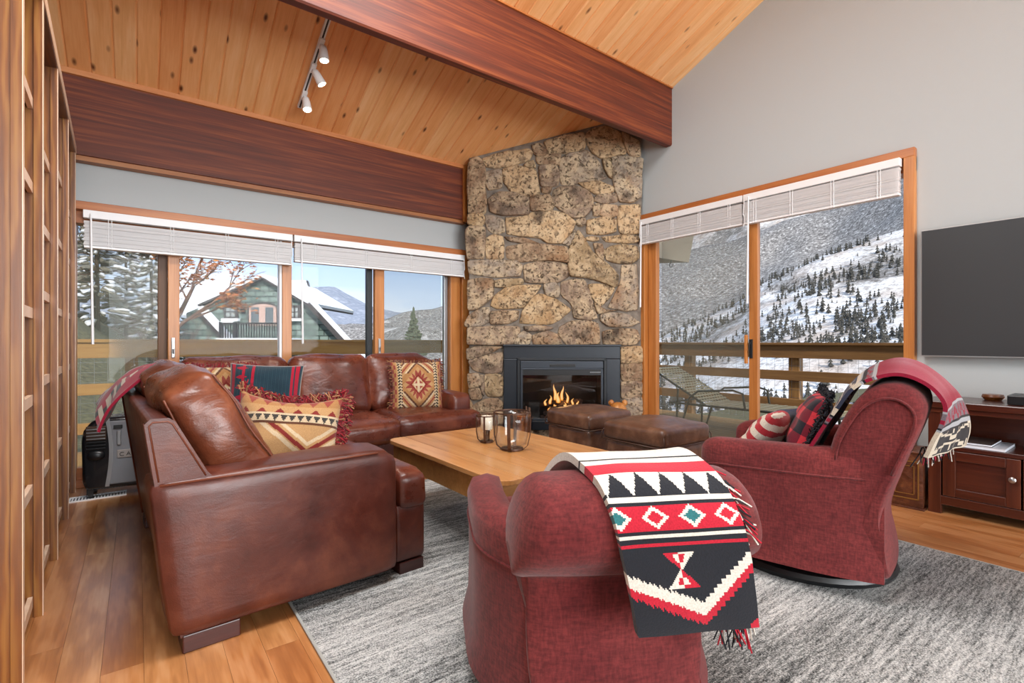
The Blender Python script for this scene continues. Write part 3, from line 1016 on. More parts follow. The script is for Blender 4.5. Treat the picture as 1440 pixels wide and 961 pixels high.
rl = thing('deck_railing', 'brown wooden deck railing seen through the long window', 'railing', (2, 7.05, -0.1), group='wooden deck railings')
G().box(-4.2, 5.2, -0.03, 0.05, 1.0, 1.17).obj('top_board', M['railx'], rl, bevel=0.004)
G().box(-4.2, 5.2, -0.06, 0.08, 1.17, 1.205).obj('cap_board', M['railx'], rl, bevel=0.004)
G().box(-4.2, 5.2, -0.02, 0.03, 0.60, 0.72).obj('middle_board', M['railx'], rl, bevel=0.004)
G().box(-4.2, 5.2, -0.02, 0.03, 0.18, 0.30).obj('lower_board', M['railx'], rl, bevel=0.004)
for px_ in (-4.1, -2.05, 0.06, 2.1, 4.1, 5.15):
    G().box(px_ - 0.06, px_ + 0.06, 0.03, 0.14, -0.1, 1.16).obj('post', M['railz'], rl, bevel=0.004)
g = G()
for k in range(80):
    xx = -4.1 + k * 0.115
    g.box(xx, xx + 0.0025, 0.028, 0.0305, 0.05, 1.0)
for k in range(9):
    g.box(-4.1, 5.1, 0.028, 0.0305, 0.07 + k * 0.11, 0.0725 + k * 0.11)
g.obj('wire_mesh', M['steel'], rl, kind='stuff')
rl2 = thing('deck_railing', 'dark wooden deck railing seen through the sliding door', 'railing', (7.25, 3, -0.1), group='wooden deck railings')
G().box(-0.03, 0.05, -4.6, 4.0, 0.95, 1.13).obj('top_board', M['raily'], rl2, bevel=0.004)
G().box(-0.07, 0.09, -4.6, 4.0, 1.13, 1.165).obj('cap_board', M['raily'], rl2, bevel=0.004)
G().box(-0.02, 0.03, -4.6, 4.0, 0.64, 0.775).obj('middle_board', M['raily'], rl2, bevel=0.004)
G().box(-0.02, 0.03, -4.6, 4.0, 0.25, 0.385).obj('lower_board', M['raily'], rl2, bevel=0.004)
for py_ in (-4.0, -1.85, 0.19, 1.85, 3.9):
    G().box(0.03, 0.15, py_ - 0.07, py_ + 0.07, -0.1, 1.13).obj('post', M['railz'], rl2, bevel=0.004)
g = G()
for k in range(75):
    yy = -4.5 + k * 0.115
    g.box(0.028, 0.0305, yy, yy + 0.0025, 0.05, 0.95)
for k in range(8):
    g.box(0.028, 0.0305, -4.5, 4.0, 0.07 + k * 0.11, 0.0725 + k * 0.11)
g.obj('wire_mesh', M['steel'], rl2, kind='stuff')

# eave beam end with hook outside the sliding door
ev = thing('eave_beam', 'pale roof eave end with a small hook above the deck', 'eave', (6.3, 4.62, 2.3))
G().prism([(-0.26, 0.40), (-0.17, -0.02), (0.6, 0.06), (0.6, 0.45)], 'x', -0.4, 0.4).obj('fascia', plain('eave_paint', '#8f8473', 0.7, nscale=20), ev)
g = G()
g.tube([(0, -0.14, -0.02), (0, -0.14, -0.06)] + [(0, -0.14 + 0.03 * math.sin(a), -0.09 + 0.03 * math.cos(a)) for a in np.linspace(0, 5.2, 10)], 0.005, 6)
g.obj('hook', M['black_metal'], ev)

# chaise longue on the deck: head at +y, foot at -y
cl = thing('chaise_longue', 'woven strap chaise longue with metal frame on the deck', 'lounger', (6.15, 3.2, -0.1), rz=R(4))
M['strap'] = plain('woven_strap', '#c8b084', 0.7)
M['chaise_metal'] = plain('bronze_tube', '#4f4a3c', 0.45, 0.5)
hw = 0.33
hinge_y, head_y, head_z, seat_z, foot_y = 0.42, 1.22, 0.80, 0.36, -1.05


def rail_pts(s):
    return [(s * hw, head_y, head_z), (s * hw, hinge_y, seat_z)]


g = G()
for s in (-1, 1):
    g.tube([(s * hw, foot_y, seat_z), (s * hw, hinge_y + 0.5, seat_z)], 0.014, 7)
g.tube([(-hw, foot_y, seat_z), (hw, foot_y, seat_z)], 0.014, 7)
g.tube([(-hw, hinge_y + 0.5, seat_z), (hw, hinge_y + 0.5, seat_z)], 0.014, 7)
g.obj('seat_frame', M['chaise_metal'], cl, smooth=60)
g = G()
for s in (-1, 1):
    g.tube([(s * hw, hinge_y, seat_z), (s * hw, head_y, head_z)], 0.014, 7)
g.tube([(-hw, head_y, head_z), (hw, head_y, head_z)], 0.014, 7)
g.obj('back_frame', M['chaise_metal'], cl, smooth=60)
for s in (-1, 1):
    G().tube([(s * hw, hinge_y + 0.42, 0.0), (s * hw, hinge_y + 0.40, 0.55)], 0.014, 7).obj('leg', M['chaise_metal'], cl, smooth=60)
    G().tube([(s * hw, foot_y + 0.15, 0.0), (s * hw, foot_y + 0.2, seat_z)], 0.014, 7).obj('leg', M['chaise_metal'], cl, smooth=60)
    G().tube([(s * (hw + 0.02), hinge_y + 0.36, 0.0), (s * (hw + 0.02), hinge_y + 0.22, 0.45), (s * (hw + 0.02), hinge_y + 0.1, 0.54), (s * (hw + 0.02), hinge_y - 0.35, 0.585), (s * (hw + 0.02), hinge_y - 0.47, 0.55), (s * (hw + 0.02), hinge_y - 0.5, seat_z)], 0.014, 7).obj('armrest', M['chaise_metal'], cl, smooth=60)
g = G()
for k in range(26):
    y = foot_y + 0.03 + k * 0.055
    g.box(-hw, hw, y, y + 0.03, seat_z + 0.012 + 0.004 * (k % 2), seat_z + 0.017 + 0.004 * (k % 2))
for k in range(11):
    xx = -hw + 0.02 + k * 0.06
    g.box(xx, xx + 0.016, foot_y, hinge_y, seat_z + 0.014, seat_z + 0.019)
g.obj('seat_straps', M['strap'], cl, kind='stuff')
g = G()
bd = Vector((0, head_y - hinge_y, head_z - seat_z))
bn = Vector((0, -bd.z, bd.y)).normalized()
for k in range(16):
    c = Vector((0, hinge_y, seat_z)) + bd * ((k + 0.5) / 16) + bn * (0.012 + 0.004 * (k % 2))
    g.cbox(c, (2 * hw, 0.028, 0.005), Matrix.Rotation(math.atan2(bd.z, bd.y), 3, 'X'))
for k in range(9):
    c = Vector((-hw + 0.05 + k * 0.07, hinge_y, seat_z)) + bd * 0.5 + bn * 0.014
    g.cbox(c, (0.016, bd.length, 0.005), Matrix.Rotation(math.atan2(bd.z, bd.y), 3, 'X'))
g.obj('back_straps', M['strap'], cl, kind='stuff')

# ------------------------------------------------------------------ snowy ground and mountains
def sstep(a, b_, x):
    t = min(max((x - a) / (b_ - a), 0), 1)
    return t * t * (3 - 2 * t)


def near_z(x, y):
    L = 1 - 0.5 * sstep(-3.0, 2.4, x - (y - 12) * 0.05) - 0.5 * sstep(0.6, 4.5, x - (y - 12) * 0.10)
    A = min(max((y - 7.3) / 7.0, 0), 1.0)
    drop = min(max((y - 6.5) / 9.0, 0), 1.4)
    z = -0.45 + A * 2.75 * L - (1 - L) * 3.6 * drop
    z += mn.noise(Vector((x * 0.8, y * 0.8, 0))) * 0.22 * min(A + drop, 1) + mn.noise(Vector((x * 2.5, y * 2.5, 3))) * 0.06
    return z


gs = NT('snow_with_dry_grass')
gv = gs.obj()
gm = gs.ramp(gs.math('ADD', gs.noise(gv, 0.9, 6, 0.6), gs.math('MULTIPLY', gs.math('SUBTRACT', gs.n('SeparateXYZ').outputs[1], 9.6), 0.0)), [(0.52, 0.0), (0.62, 1.0)])
sepn = [n_ for n_ in gs.t.nodes if n_.bl_idname == 'ShaderNodeSeparateXYZ'][0]
gs.t.links.new(gv, sepn.inputs[0])
grass = gs.ramp(gs.noise(gv, 14, 6, 0.7), [(0.3, '#3c3a26'), (0.55, '#6d6848'), (0.75, '#958a66')])
far = gs.ramp(gs.math('ADD', gs.math('MULTIPLY', sepn.outputs[1], 0.1), gs.math('MULTIPLY', gs.noise(gv, 1.2, 5), 0.35)), [(1.14, 1.0), (1.22, 0.0)])
mask = gs.math('MAXIMUM', gs.math('MULTIPLY', gm, 0.35), far)
gs.set(col=gs.mix(mask, lin('#eef0f4'), grass), rough=0.9, normal=gs.bump(gs.noise(gv, 3.0, 6), 0.4, 0.2))
P = [[(x, y, near_z(x, y)) for y in np.linspace(7.2, 46, 70)] for x in np.linspace(-26, 34, 90)]
tag(G().grid(P).obj('snowy_bank', gs.m, smooth=180), 'snow covered bank rising beyond the deck at the bookcase side', 'snow bank', kind='structure')


def dirv(az):
    return Vector((math.cos(R(az)), math.sin(R(az)), 0))


def ridge(name, label, elev, D0, D1, zb, amp, nf, mat, na=120, ns=60, power=1.15, seed=0):
    azs = np.linspace(elev[0][0], elev[-1][0], na)
    el = np.interp(azs, [e_[0] for e_ in elev], [e_[1] for e_ in elev])
    rows = []

    def pt(az, s, eo=None):
        e_ = float(np.interp(az, azs, el))
        D = D0 + s * (D1 - D0)
        zr = CAM_H + D1 * e_
        zb_ = zb if not callable(zb) else zb(az)
        ss = min(s, 1.0)
        z = zb_ + (zr - zb_) * ss ** power
        if s > 1:
            z -= (s - 1) * (D1 - D0) * 0.8
        v = dirv(az) * D
        fade = min(1.0, s * 5)
        z += amp * fade * (mn.fractal(Vector((v.x * nf + seed, v.y * nf, seed)), 1.0, 2.0, 5) * (0.6 if s > 0.92 else 1.0))
        return Vector((v.x, v.y, z))
    for az in azs:
        rows.append([pt(az, s) for s in np.linspace(0, 1.25, ns)])
    o = G().grid(rows).obj(name, mat, smooth=180)
    tag(o, label, 'mountain', kind='structure')
    return pt


def mountain_mat(name, snow, forest, forest2, lo, hi, scale, fine, brown=None):
    t = NT(name)
    v = t.obj()
    a = t.noise(v, scale, 8, 0.62)
    f = t.noise(t.map(v, (1, 1, 0.8)), fine, 6, 0.8)
    fo = t.ramp(f, [(0.38, forest), (0.55, forest2), (0.66, snow)])
    base = lin(snow)
    if brown:
        base = t.mix(t.ramp(t.noise(v, scale * 3, 5), [(0.45, 0.0), (0.65, 0.7)]), base, lin(brown))
        base = t.mix(t.ramp(f, [(0.42, 0.7), (0.54, 0.0)]), base, lin('#96867a'))
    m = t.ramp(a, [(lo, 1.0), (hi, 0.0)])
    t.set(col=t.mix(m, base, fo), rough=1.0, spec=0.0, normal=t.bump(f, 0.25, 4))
    return t.m


M['hill1'] = mountain_mat('snowy_slope', '#fbf6f2', '#57524e', '#9a928b', 0.36, 0.46, 0.010, 0.30, '#c4ad9a')
M['hill2'] = mountain_mat('forested_slope', '#f2ece6', '#565250', '#9c9691', 0.58, 0.66, 0.004, 0.16)
M['hill4'] = mountain_mat('high_snow_slope', '#ece6e0', '#6f6b68', '#9c958e', 0.42, 0.5, 0.003, 0.06, '#b59c86')
M['hill3'] = mountain_mat('hazed_far_slope', '#b9bcc6', '#868b96', '#9a9fab', 0.58, 0.70, 0.002, 0.03)  # aerial haze put into the slope colours
h1 = ridge('snowy_hillside', 'nearest snowy hillside dotted with conifers beyond the sliding door', [(0, 0.21), (5, 0.20), (15, 0.177), (21.3, 0.149), (26.7, 0.1085), (28.6, 0.078), (33, 0.035), (37, 0.0), (45, -0.04), (60, -0.06), (80, -0.06)],
           90, 620, -46, 9, 0.010, M['hill1'], seed=1)
ridge('forested_mountain', 'dark grey forested mountainside above the nearest snowy slope', [(0, 0.40), (8, 0.35), (15, 0.285), (20.8, 0.228), (26.7, 0.20), (32, 0.175), (37, 0.15), (45, 0.11), (52, 0.085), (59.6, 0.070), (65.5, 0.058), (70, 0.04), (78, 0.02), (95, 0.0)],
      500, 1500, -70, 40, 0.003, M['hill2'], seed=2)
ridge('high_snow_ridge', 'pale high snow ridge behind the forested mountainside', [(0, 0.5), (15, 0.40), (27, 0.29), (35, 0.20), (37, 0.185), (40, 0.165), (46, 0.11), (55, 0.05)],
      1600, 2800, 100, 60, 0.002, M['hill4'], seed=3)
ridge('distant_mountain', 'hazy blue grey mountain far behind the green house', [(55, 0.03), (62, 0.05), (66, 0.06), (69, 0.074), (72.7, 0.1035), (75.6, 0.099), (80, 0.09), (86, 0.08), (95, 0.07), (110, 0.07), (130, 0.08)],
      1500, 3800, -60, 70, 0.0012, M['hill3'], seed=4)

# conifers on the hillside
M['conifer'] = plain('conifer_green', '#423f38', 0.9)
M['bark'] = plain('bark', '#4a3a2c', 0.9)


def conifer_mesh(seed, layers=6, n=7):
    rr = random.Random(seed)
    g = G()
    for k in range(layers):
        z0 = 0.10 + 0.80 * k / layers
        z1 = z0 + 0.30 * (1 - 0.4 * k / layers)
        r0 = 0.20 * (1 - k / layers) ** 0.9 + 0.025
        vs = []
        for j in range(n):
            a = 2 * PI * (j + rr.random() * 0.6) / n
            r = r0 * rr.uniform(0.65, 1.1)
            vs.append((r * math.cos(a), r * math.sin(a), z0 + rr.uniform(-0.03, 0.02)))
        vs.append((0, 0, min(z1, 1.0)))
        g.add(vs, [(j, (j + 1) % n, n) for j in range(n)])
    g.tube([(0, 0, -0.05), (0, 0, 0.2)], 0.015, 5)
    return g


cms = [conifer_mesh(s).mesh('conifer', M['conifer']) for s in range(4)]
rr = random.Random(11)
cand = []
while len(cand) < 4200:
    az = rr.uniform(11, 41)
    s = rr.uniform(0.02, 0.99) if rr.random() < 0.6 else rr.uniform(0.02, 0.35)
    p = h1(az, s)
    cl_ = mn.fractal(Vector((p.x * 0.012, p.y * 0.012, 9)), 1.0, 2.0, 3) + 0.25 * (0.45 - s)
    if cl_ > rr.uniform(-0.42, 0.42):
        cand.append((p.length / 1.0, az, s, p, rr.uniform(2.2, 8.0) * (0.75 + 0.5 * s)))
cand.sort(key=lambda c: -(c[4] / c[0]))
for k, (dist, az, s, p, hh) in enumerate(cand[:280]):
    o = link(cms[k % 4], 'conifer_tree', loc=p)
    o.scale = (hh * 1.1, hh * 1.1, hh)
    o.rotation_euler = (0, 0, rr.random() * 6)
    tag(o, 'dark conifer standing on the snowy hillside beyond the sliding door', 'tree', 'conifers on the snowy hillside')
g = G()
small = [conifer_mesh(s, 3, 5) for s in range(3)]
for k, (dist, az, s, p, hh) in enumerate(cand[280:]):
    q = small[k % 3]
    g.add([(p.x + v[0] * hh * 1.1, p.y + v[1] * hh * 1.1, p.z + v[2] * hh) for v in q.V], q.F)
tag(g.obj('conifer_forest', M['conifer']), 'distant small conifers scattered over the snowy hillside', 'forest', kind='stuff')

# one nearer conifer beyond the window by the chimney
t = thing('conifer_tree', 'single dark green conifer beyond the window pane nearest the chimney', 'tree', (17.7, 36.7, -9.0))
g = G()
rq = random.Random(77)
for k in range(620):
    z = 12.6 * (0.05 + 0.94 * rq.random() ** 0.8)
    L = (0.12 + 3.3 * (1 - z / 12.7)) * rq.uniform(0.55, 1.1)
    a = rq.uniform(0, 2 * PI)
    rot = Matrix.Rotation(a, 3, 'Z') @ Matrix.Rotation(R(rq.uniform(-8, 24)), 3, 'Y')
    g.ball(Vector((0, 0, z)) + rot @ Vector((L * 0.55, 0, 0)), (L * 0.5, L * 0.17 + 0.03, 0.10 + L * 0.04), 6, 4, rot)
g.ball((0, 0, 12.4), (0.12, 0.12, 0.5), 6, 4)
g.obj('foliage', plain('fir_green', '#565f49', 0.9, nscale=2, nstr=0.8), t, kind='stuff')
G().tube([(0, 0, -0.5), (0, 0, 4)], 0.2, 7).obj('trunk', M['bark'], t)

# snow laden pines and twiggy shrubs at the left pane
M['snow'] = plain('fresh_snow', '#eef1f6', 0.8, nscale=4, nstr=0.2)
M['needles'] = plain('pine_needles', '#827e70', 0.95, nscale=30, nstr=0.8)
M['twig'] = plain('brown_twigs', '#6b5040', 0.9)


def snowy_pine(loc, hgt, seed, label):
    rr = random.Random(seed)
    t = thing('snowy_pine', label, 'tree', loc, group='snow laden pines beyond the bookcase end of the window')
    G().tube([(0, 0, -0.5), (0, 0, hgt)], [0.10, 0.02], 7).obj('trunk', M['bark'], t)
    gf, gsn = G(), G()
    for k in range(int(170 * hgt / 4)):
        z = hgt * (0.08 + 0.9 * rr.random() ** 0.9)
        L = (0.35 + 1.25 * (1 - z / hgt)) * rr.uniform(0.5, 1.1)
        a = rr.uniform(0, 2 * PI)
        tip = rr.uniform(0.5, 1.0) * L
        rot = Matrix.Rotation(a, 3, 'Z') @ Matrix.Rotation(R(rr.uniform(5, 22)), 3, 'Y')
        c = Vector((0, 0, z)) + rot @ Vector((tip * 0.6, 0, 0))
        n0 = len(gf.V)
        gf.ball(c, (tip * 0.32, tip * 0.14, 0.05), 6, 4, rot)
        for i in range(n0, len(gf.V)):
            v = Vector(gf.V[i])
            gf.V[i] = tuple(v + mn.noise_vector(v * 7) * 0.09)
        if rr.random() < 0.8:
            n0 = len(gsn.V)
            gsn.ball(c + Vector((0, 0, 0.05)) + rot @ Vector((tip * 0.08, 0, 0)), (tip * 0.27, tip * 0.12, 0.045), 6, 4, rot)
            for i in range(n0, len(gsn.V)):
                v = Vector(gsn.V[i])
                gsn.V[i] = tuple(v + mn.noise_vector(v * 6) * 0.07)
    gf.obj('boughs', M['needles'], t, kind='stuff')
    gsn.obj('snow_load', M['snow'], t, smooth=180, kind='stuff')
    g2 = G()
    for k in range(40):
        z = hgt * rr.uniform(0.1, 0.95)
        a = rr.uniform(0, 2 * PI)
        L = (0.5 + 1.2 * (1 - z / hgt)) * rr.uniform(0.8, 1.2)
        p1 = Vector((math.cos(a) * L, math.sin(a) * L, z + rr.uniform(-0.3, 0.25)))
        g2.tube([(0, 0, z), p1 * 0.5 + Vector((0, 0, z * 0.5 + 0.05)), p1], [0.018, 0.012, 0.005], 4)
    g2.obj('branches', M['twig'], t, kind='stuff')


for i, (x, y, hg) in enumerate(((-2.6, 18.5, 4.6), (-1.0, 20.0, 4.4), (0.4, 22.0, 4.8), (-3.6, 21.5, 5.6), (-1.8, 24.5, 5.6), (0.9, 25.5, 5.2), (-5.0, 18.0, 4.8), (-0.4, 28.0, 6.0))):
    snowy_pine((x, y, near_z(x, y)), hg, 40 + i, 'snow laden pine on the bank beyond the bookcase end of the window')


def shrub(loc, hgt, wid, n, seed, label, group, mat):
    rr = random.Random(seed)
    g = G()

    def br(p, d, L, r, lv):
        q = p + d * L
        g.tube([p, (p + q) / 2 + Vector((rr.uniform(-1, 1), rr.uniform(-1, 1), 0)) * 0.04 * L, q], [r, r * 0.75, r * 0.5], 4, cap=False)
        if lv:
            for _ in range(3):
                d2 = (d + Vector((rr.uniform(-1, 1), rr.uniform(-1, 1), rr.uniform(-0.3, 0.6))) * 0.7).normalized()
                br(p + d * L * rr.uniform(0.4, 1.0), d2, L * rr.uniform(0.45, 0.7), r * 0.5, lv - 1)
    for k in range(n):
        a = rr.uniform(0, 2 * PI)
        d = Vector((math.cos(a) * wid, math.sin(a) * wid, hgt)).normalized()
        br(Vector((0, 0, -0.1)), d, hgt * rr.uniform(0.5, 0.8), 0.012 * hgt, 3)
    o = g.obj('bare_shrub', mat, loc=loc)
    tag(o, label, 'shrub', group)


for i, (x, y, hg) in enumerate(((1.9, 14.6, 1.9), (1.3, 12.6, 1.7), (2.5, 16.8, 2.0), (3.3, 19.0, 2.2), (0.7, 14.0, 1.5))):
    shrub((x, y, near_z(x, y)), hg, 0.9, 7, 60 + i, 'bare brown twiggy shrub on the snow before the green house', 'bare shrubs before the green house', M['twig'])

# rust leaved oak beside the house
ok = thing('oak_tree', 'small oak still holding rust brown leaves before the green house', 'tree', (0.30, 11.6, near_z(0.30, 11.6)))
rr = random.Random(5)
g, lg = G(), G()
tips = []


def oak_branch(p, d, L, r, lv):
    q = p + d * L
    g.tube([p, (p + q) / 2 + Vector((rr.uniform(-1, 1), rr.uniform(-1, 1), rr.uniform(-1, 1))) * 0.06 * L, q], [r, r * 0.8, r * 0.55], 5, cap=False)
    if lv <= 1:
        tips.append((p, q))
    if lv:
        for _ in range(3 if lv > 1 else 4):
            d2 = (d + Vector((rr.uniform(-1, 1), rr.uniform(-1, 1), rr.uniform(-0.5, 0.6))) * 0.75).normalized()
            oak_branch(p + d * L * rr.uniform(0.5, 1.0), d2, L * rr.uniform(0.5, 0.72), r * 0.55, lv - 1)


oak_branch(Vector((0, 0, -0.2)), Vector((0.02, 0, 1)).normalized(), 2.3, 0.07, 4)
for p, q in tips:
    for _ in range(8):
        c = p.lerp(q, rr.random()) + Vector((rr.gauss(0, 0.05), rr.gauss(0, 0.05), rr.gauss(0, 0.05)))
        rot = Matrix.Rotation(rr.random() * 6, 3, 'Z') @ Matrix.Rotation(rr.uniform(-1.2, 1.2), 3, 'X')
        s = rr.uniform(0.03, 0.055)
        lg.add([c + rot @ Vector(v) for v in ((-s, 0, 0), (0, -s * 0.5, 0.006), (s * 1.2, 0, 0), (0, s * 0.5, 0.006))], [(0, 1, 2), (0, 2, 3)])
g.obj('branches', M['twig'], ok)
lm = NT('rust_leaves')
lm.set(col=lm.ramp(lm.noise(lm.obj(), 6, 3), [(0.3, '#8f4d22'), (0.5, '#bd7036'), (0.7, '#d09858')]), rough=0.8)
lg.obj('leaves', lm.m, ok, kind='stuff')

# ------------------------------------------------------------------ green house across the snow
HD = 24.0
KX = HD / 702.0


def hx(px_):
    return (px_ - 372) * KX


def hz(py_):
    return (480 - py_) * KX


hs_ = thing('green_house', 'green shingled house with snowy roofs and a small balcony', 'house', (0, 0, 0))
fwv, rtv = Vector((math.cos(R(53.1)), math.sin(R(53.1)), 0)), Vector((math.sin(R(53.1)), -math.cos(R(53.1)), 0))
hs_.location = fwv * HD + rtv * ((372 - 720) * KX) + Vector((0, 0, CAM_H))
hs_.rotation_euler = (0, 0, math.atan2(rtv.y, rtv.x))
sh = NT('green_shingles')
bt = sh.n('TexBrick')
bt.offset = 0.5
sh.t.links.new(sh.map(sh.obj(), (1, 1, 1), rot=(R(90), 0, 0)), bt.inputs['Vector'])
bt.inputs['Color1'].default_value = lin('#5a6b64')
bt.inputs['Color2'].default_value = lin('#80918a')
bt.inputs['Mortar'].default_value = lin('#37423e')
bt.inputs['Scale'].default_value = 1.0
bt.inputs['Mortar Size'].default_value = 0.03
bt.inputs['Brick Width'].default_value = 0.44
bt.inputs['Row Height'].default_value = 0.27
sh.set(col=bt.outputs[0], rough=0.9)
M['house_dark'] = plain('dark_house_trim', '#3f3a3a', 0.7)
M['house_pink'] = plain('dusty_pink_frame', '#b99a8e', 0.6)
M['house_glass'] = plain('house_window_glass', '#5c6468', 0.08)
# local y: depth (0 = gable wall plane, + away)
zb_ = -7.0
G().prism([(hx(262), zb_), (hx(520), zb_), (hx(500), hz(497)), (hx(438), hz(432)), (hx(372), hz(393)), (hx(292), hz(427)), (hx(262), hz(440))], 'y', 0.0, 0.4).obj('gable_wall', sh.m, hs_)
# gable roof slabs with snow
def slab(x0, z0, x1, z1, y0, y1, th, name, mat):
    d = Vector((x1 - x0, 0, z1 - z0)).normalized()
    n = Vector((-d.z, 0, d.x))
    if n.z < 0:
        n = -n
    vs = [(x0, y0, z0), (x1, y0, z1), (x1 + n.x * th, y0, z1 + n.z * th), (x0 + n.x * th, y0, z0 + n.z * th)]
    vs += [(v[0], y1, v[2]) for v in vs]
    G().add(vs, [(0, 1, 2, 3), (7, 6, 5, 4), (0, 4, 5, 1), (1, 5, 6, 2), (2, 6, 7, 3), (3, 7, 4, 0)]).obj(name, mat, hs_)


slab(hx(372), hz(393), hx(284), hz(431), -0.3, 6.0, 0.09, 'roof_edge', M['house_dark'])
slab(hx(372), hz(393), hx(440), hz(433), -0.3, 6.0, 0.09, 'roof_edge', M['house_dark'])
slab(hx(372), hz(390.5), hx(284), hz(428.5), -0.2, 6.0, 0.16, 'roof_snow', M['snow'])
slab(hx(372), hz(390.5), hx(440), hz(430.5), -0.2, 6.0, 0.16, 'roof_snow', M['snow'])
# main roof: slope facing the viewer
g = G()
x0f, x1f, x0b, x1b, zf, zbk = -5.45, 2.25, -8.9, -0.70, hz(440), 3.74
g.add([(x0f, 0.6, zf), (x1f, 0.6, zf), (x1b, 6.5, zbk), (x0b, 6.5, zbk), (x0f, 0.6, zf - 0.3), (x1f, 0.6, zf - 0.3), (x1b, 6.5, zbk - 0.3), (x0b, 6.5, zbk - 0.3)],
      [(0, 1, 2, 3), (7, 6, 5, 4), (0, 4, 5, 1), (1, 5, 6, 2), (2, 6, 7, 3), (3, 7, 4, 0)])
g.obj('main_roof', M['snow'], hs_)
G().tube([(x1f + 0.06, 0.55, zf - 0.05), (x1b + 0.06, 6.55, zbk - 0.05)], 0.09, 4).obj('rake_board', M['house_dark'], hs_)
slab(hx(436), hz(430), hx(512), hz(512), -0.5, 0.1, 0.22, 'rake_board', M['house_dark'])
slab(hx(440), hz(427), hx(516), hz(508), -0.45, 0.1, 0.14, 'roof_snow', M['snow'])
slab(hx(297), hz(440), hx(346), hz(492), -1.2, -0.9, 0.10, 'rake_board', M['house_dark'])
slab(hx(300), hz(437), hx(349), hz(490), -1.2, -0.9, 0.24, 'roof_snow', M['snow'])
G().prism([(hx(252), zb_), (hx(360), zb_), (hx(360), hz(500)), (hx(299), hz(440)), (hx(252), hz(470))], 'y', -0.9, -0.1).obj('side_wall', sh.m, hs_)
# windows
def hwin(x0, x1, z0, z1):
    f = G().box(hx(x0) - 0.1, hx(x1) + 0.1, -0.10, 0.0, hz(z1) - 0.08, hz(z0) + 0.1).obj('window', M['house_dark'], hs_)
    for i in range(2):
        for j in range(2):
            w_, h_ = (hx(x1) - hx(x0)) / 2, (hz(z0) - hz(z1)) / 2
            G().box(hx(x0) + i * w_ + 0.03, hx(x0) + (i + 1) * w_ - 0.03, -0.115, -0.10, hz(z1) + j * h_ + 0.03, hz(z1) + (j + 1) * h_ - 0.03).obj('pane', plain('curtained_pane', '#9aa09e', 0.15) if 'curtained_pane' not in bpy.data.materials else bpy.data.materials['curtained_pane'], f)
    G().box(hx(x0) - 0.16, hx(x1) + 0.16, -0.22, 0.0, hz(z1) - 0.18, hz(z1) - 0.06).obj('snowy_sill', M['snow'], hs_)


hwin(319, 333, 431, 446)
hwin(410, 421, 432, 446)
# arched double door
arc = [(hx(349), hz(458)), (hx(392), hz(458)), (hx(392), hz(434))] + [(hx(370.5) + hx(372 + 21.5) * math.cos(a), hz(434) + 0.32 * math.sin(a)) for a in np.linspace(0.15, PI - 0.15, 9)] + [(hx(349), hz(434))]
ad = G().prism(arc, 'y', -0.08, 0.0).obj('arched_doorway', M['house_dark'], hs_)
arc = [(hx(352), hz(458)), (hx(390), hz(458)), (hx(390), hz(435))] + [(hx(371) + hx(372 + 19) * math.cos(a), hz(435) + 0.26 * math.sin(a)) for a in np.linspace(0.15, PI - 0.15, 9)] + [(hx(352), hz(435))]
G().prism(arc, 'y', -0.12, -0.08).obj('door_frame', M['house_pink'], ad)
for a, b_ in ((355, 366), (375, 386)):
    G().box(hx(a), hx(b_), -0.135, -0.12, hz(456), hz(432)).obj('door_glass', M['house_glass'], ad)
G().box(hx(342), hx(346), -0.3, 0.0, hz(441), hz(433)).obj('wall_lamp', M['black_metal'], hs_, bevel=0.02)
# balcony
G().box(hx(332), hx(425), -1.5, 0.0, hz(482), hz(478)).obj('balcony_floor', M['house_dark'], hs_)
G().box(hx(330), hx(428), -1.55, -0.1, hz(478.5), hz(475.5)).obj('balcony_snow', M['snow'], hs_)
G().box(hx(334), hx(424), -1.45, -1.35, hz(457), hz(455)).obj('balcony_rail', M['black_metal'], hs_)
G().box(hx(335), hx(352), -1.48, -1.32, hz(455), hz(453)).box(hx(412), hx(425), -1.48, -1.32, hz(456), hz(452.5)).obj('rail_snow', M['snow'], hs_)
for x in (335, 354, 424):
    G().box(hx(x) - 0.07, hx(x) + 0.07, -1.48, -1.32, hz(478), hz(454)).obj('balcony_post', M['black_metal'], hs_)
for k in range(26):
    x = hx(337) + k * (hx(423) - hx(337)) / 25
    G().box(x - 0.022, x + 0.022, -1.42, -1.38, hz(476), hz(456)).obj('baluster', M['black_metal'], hs_)

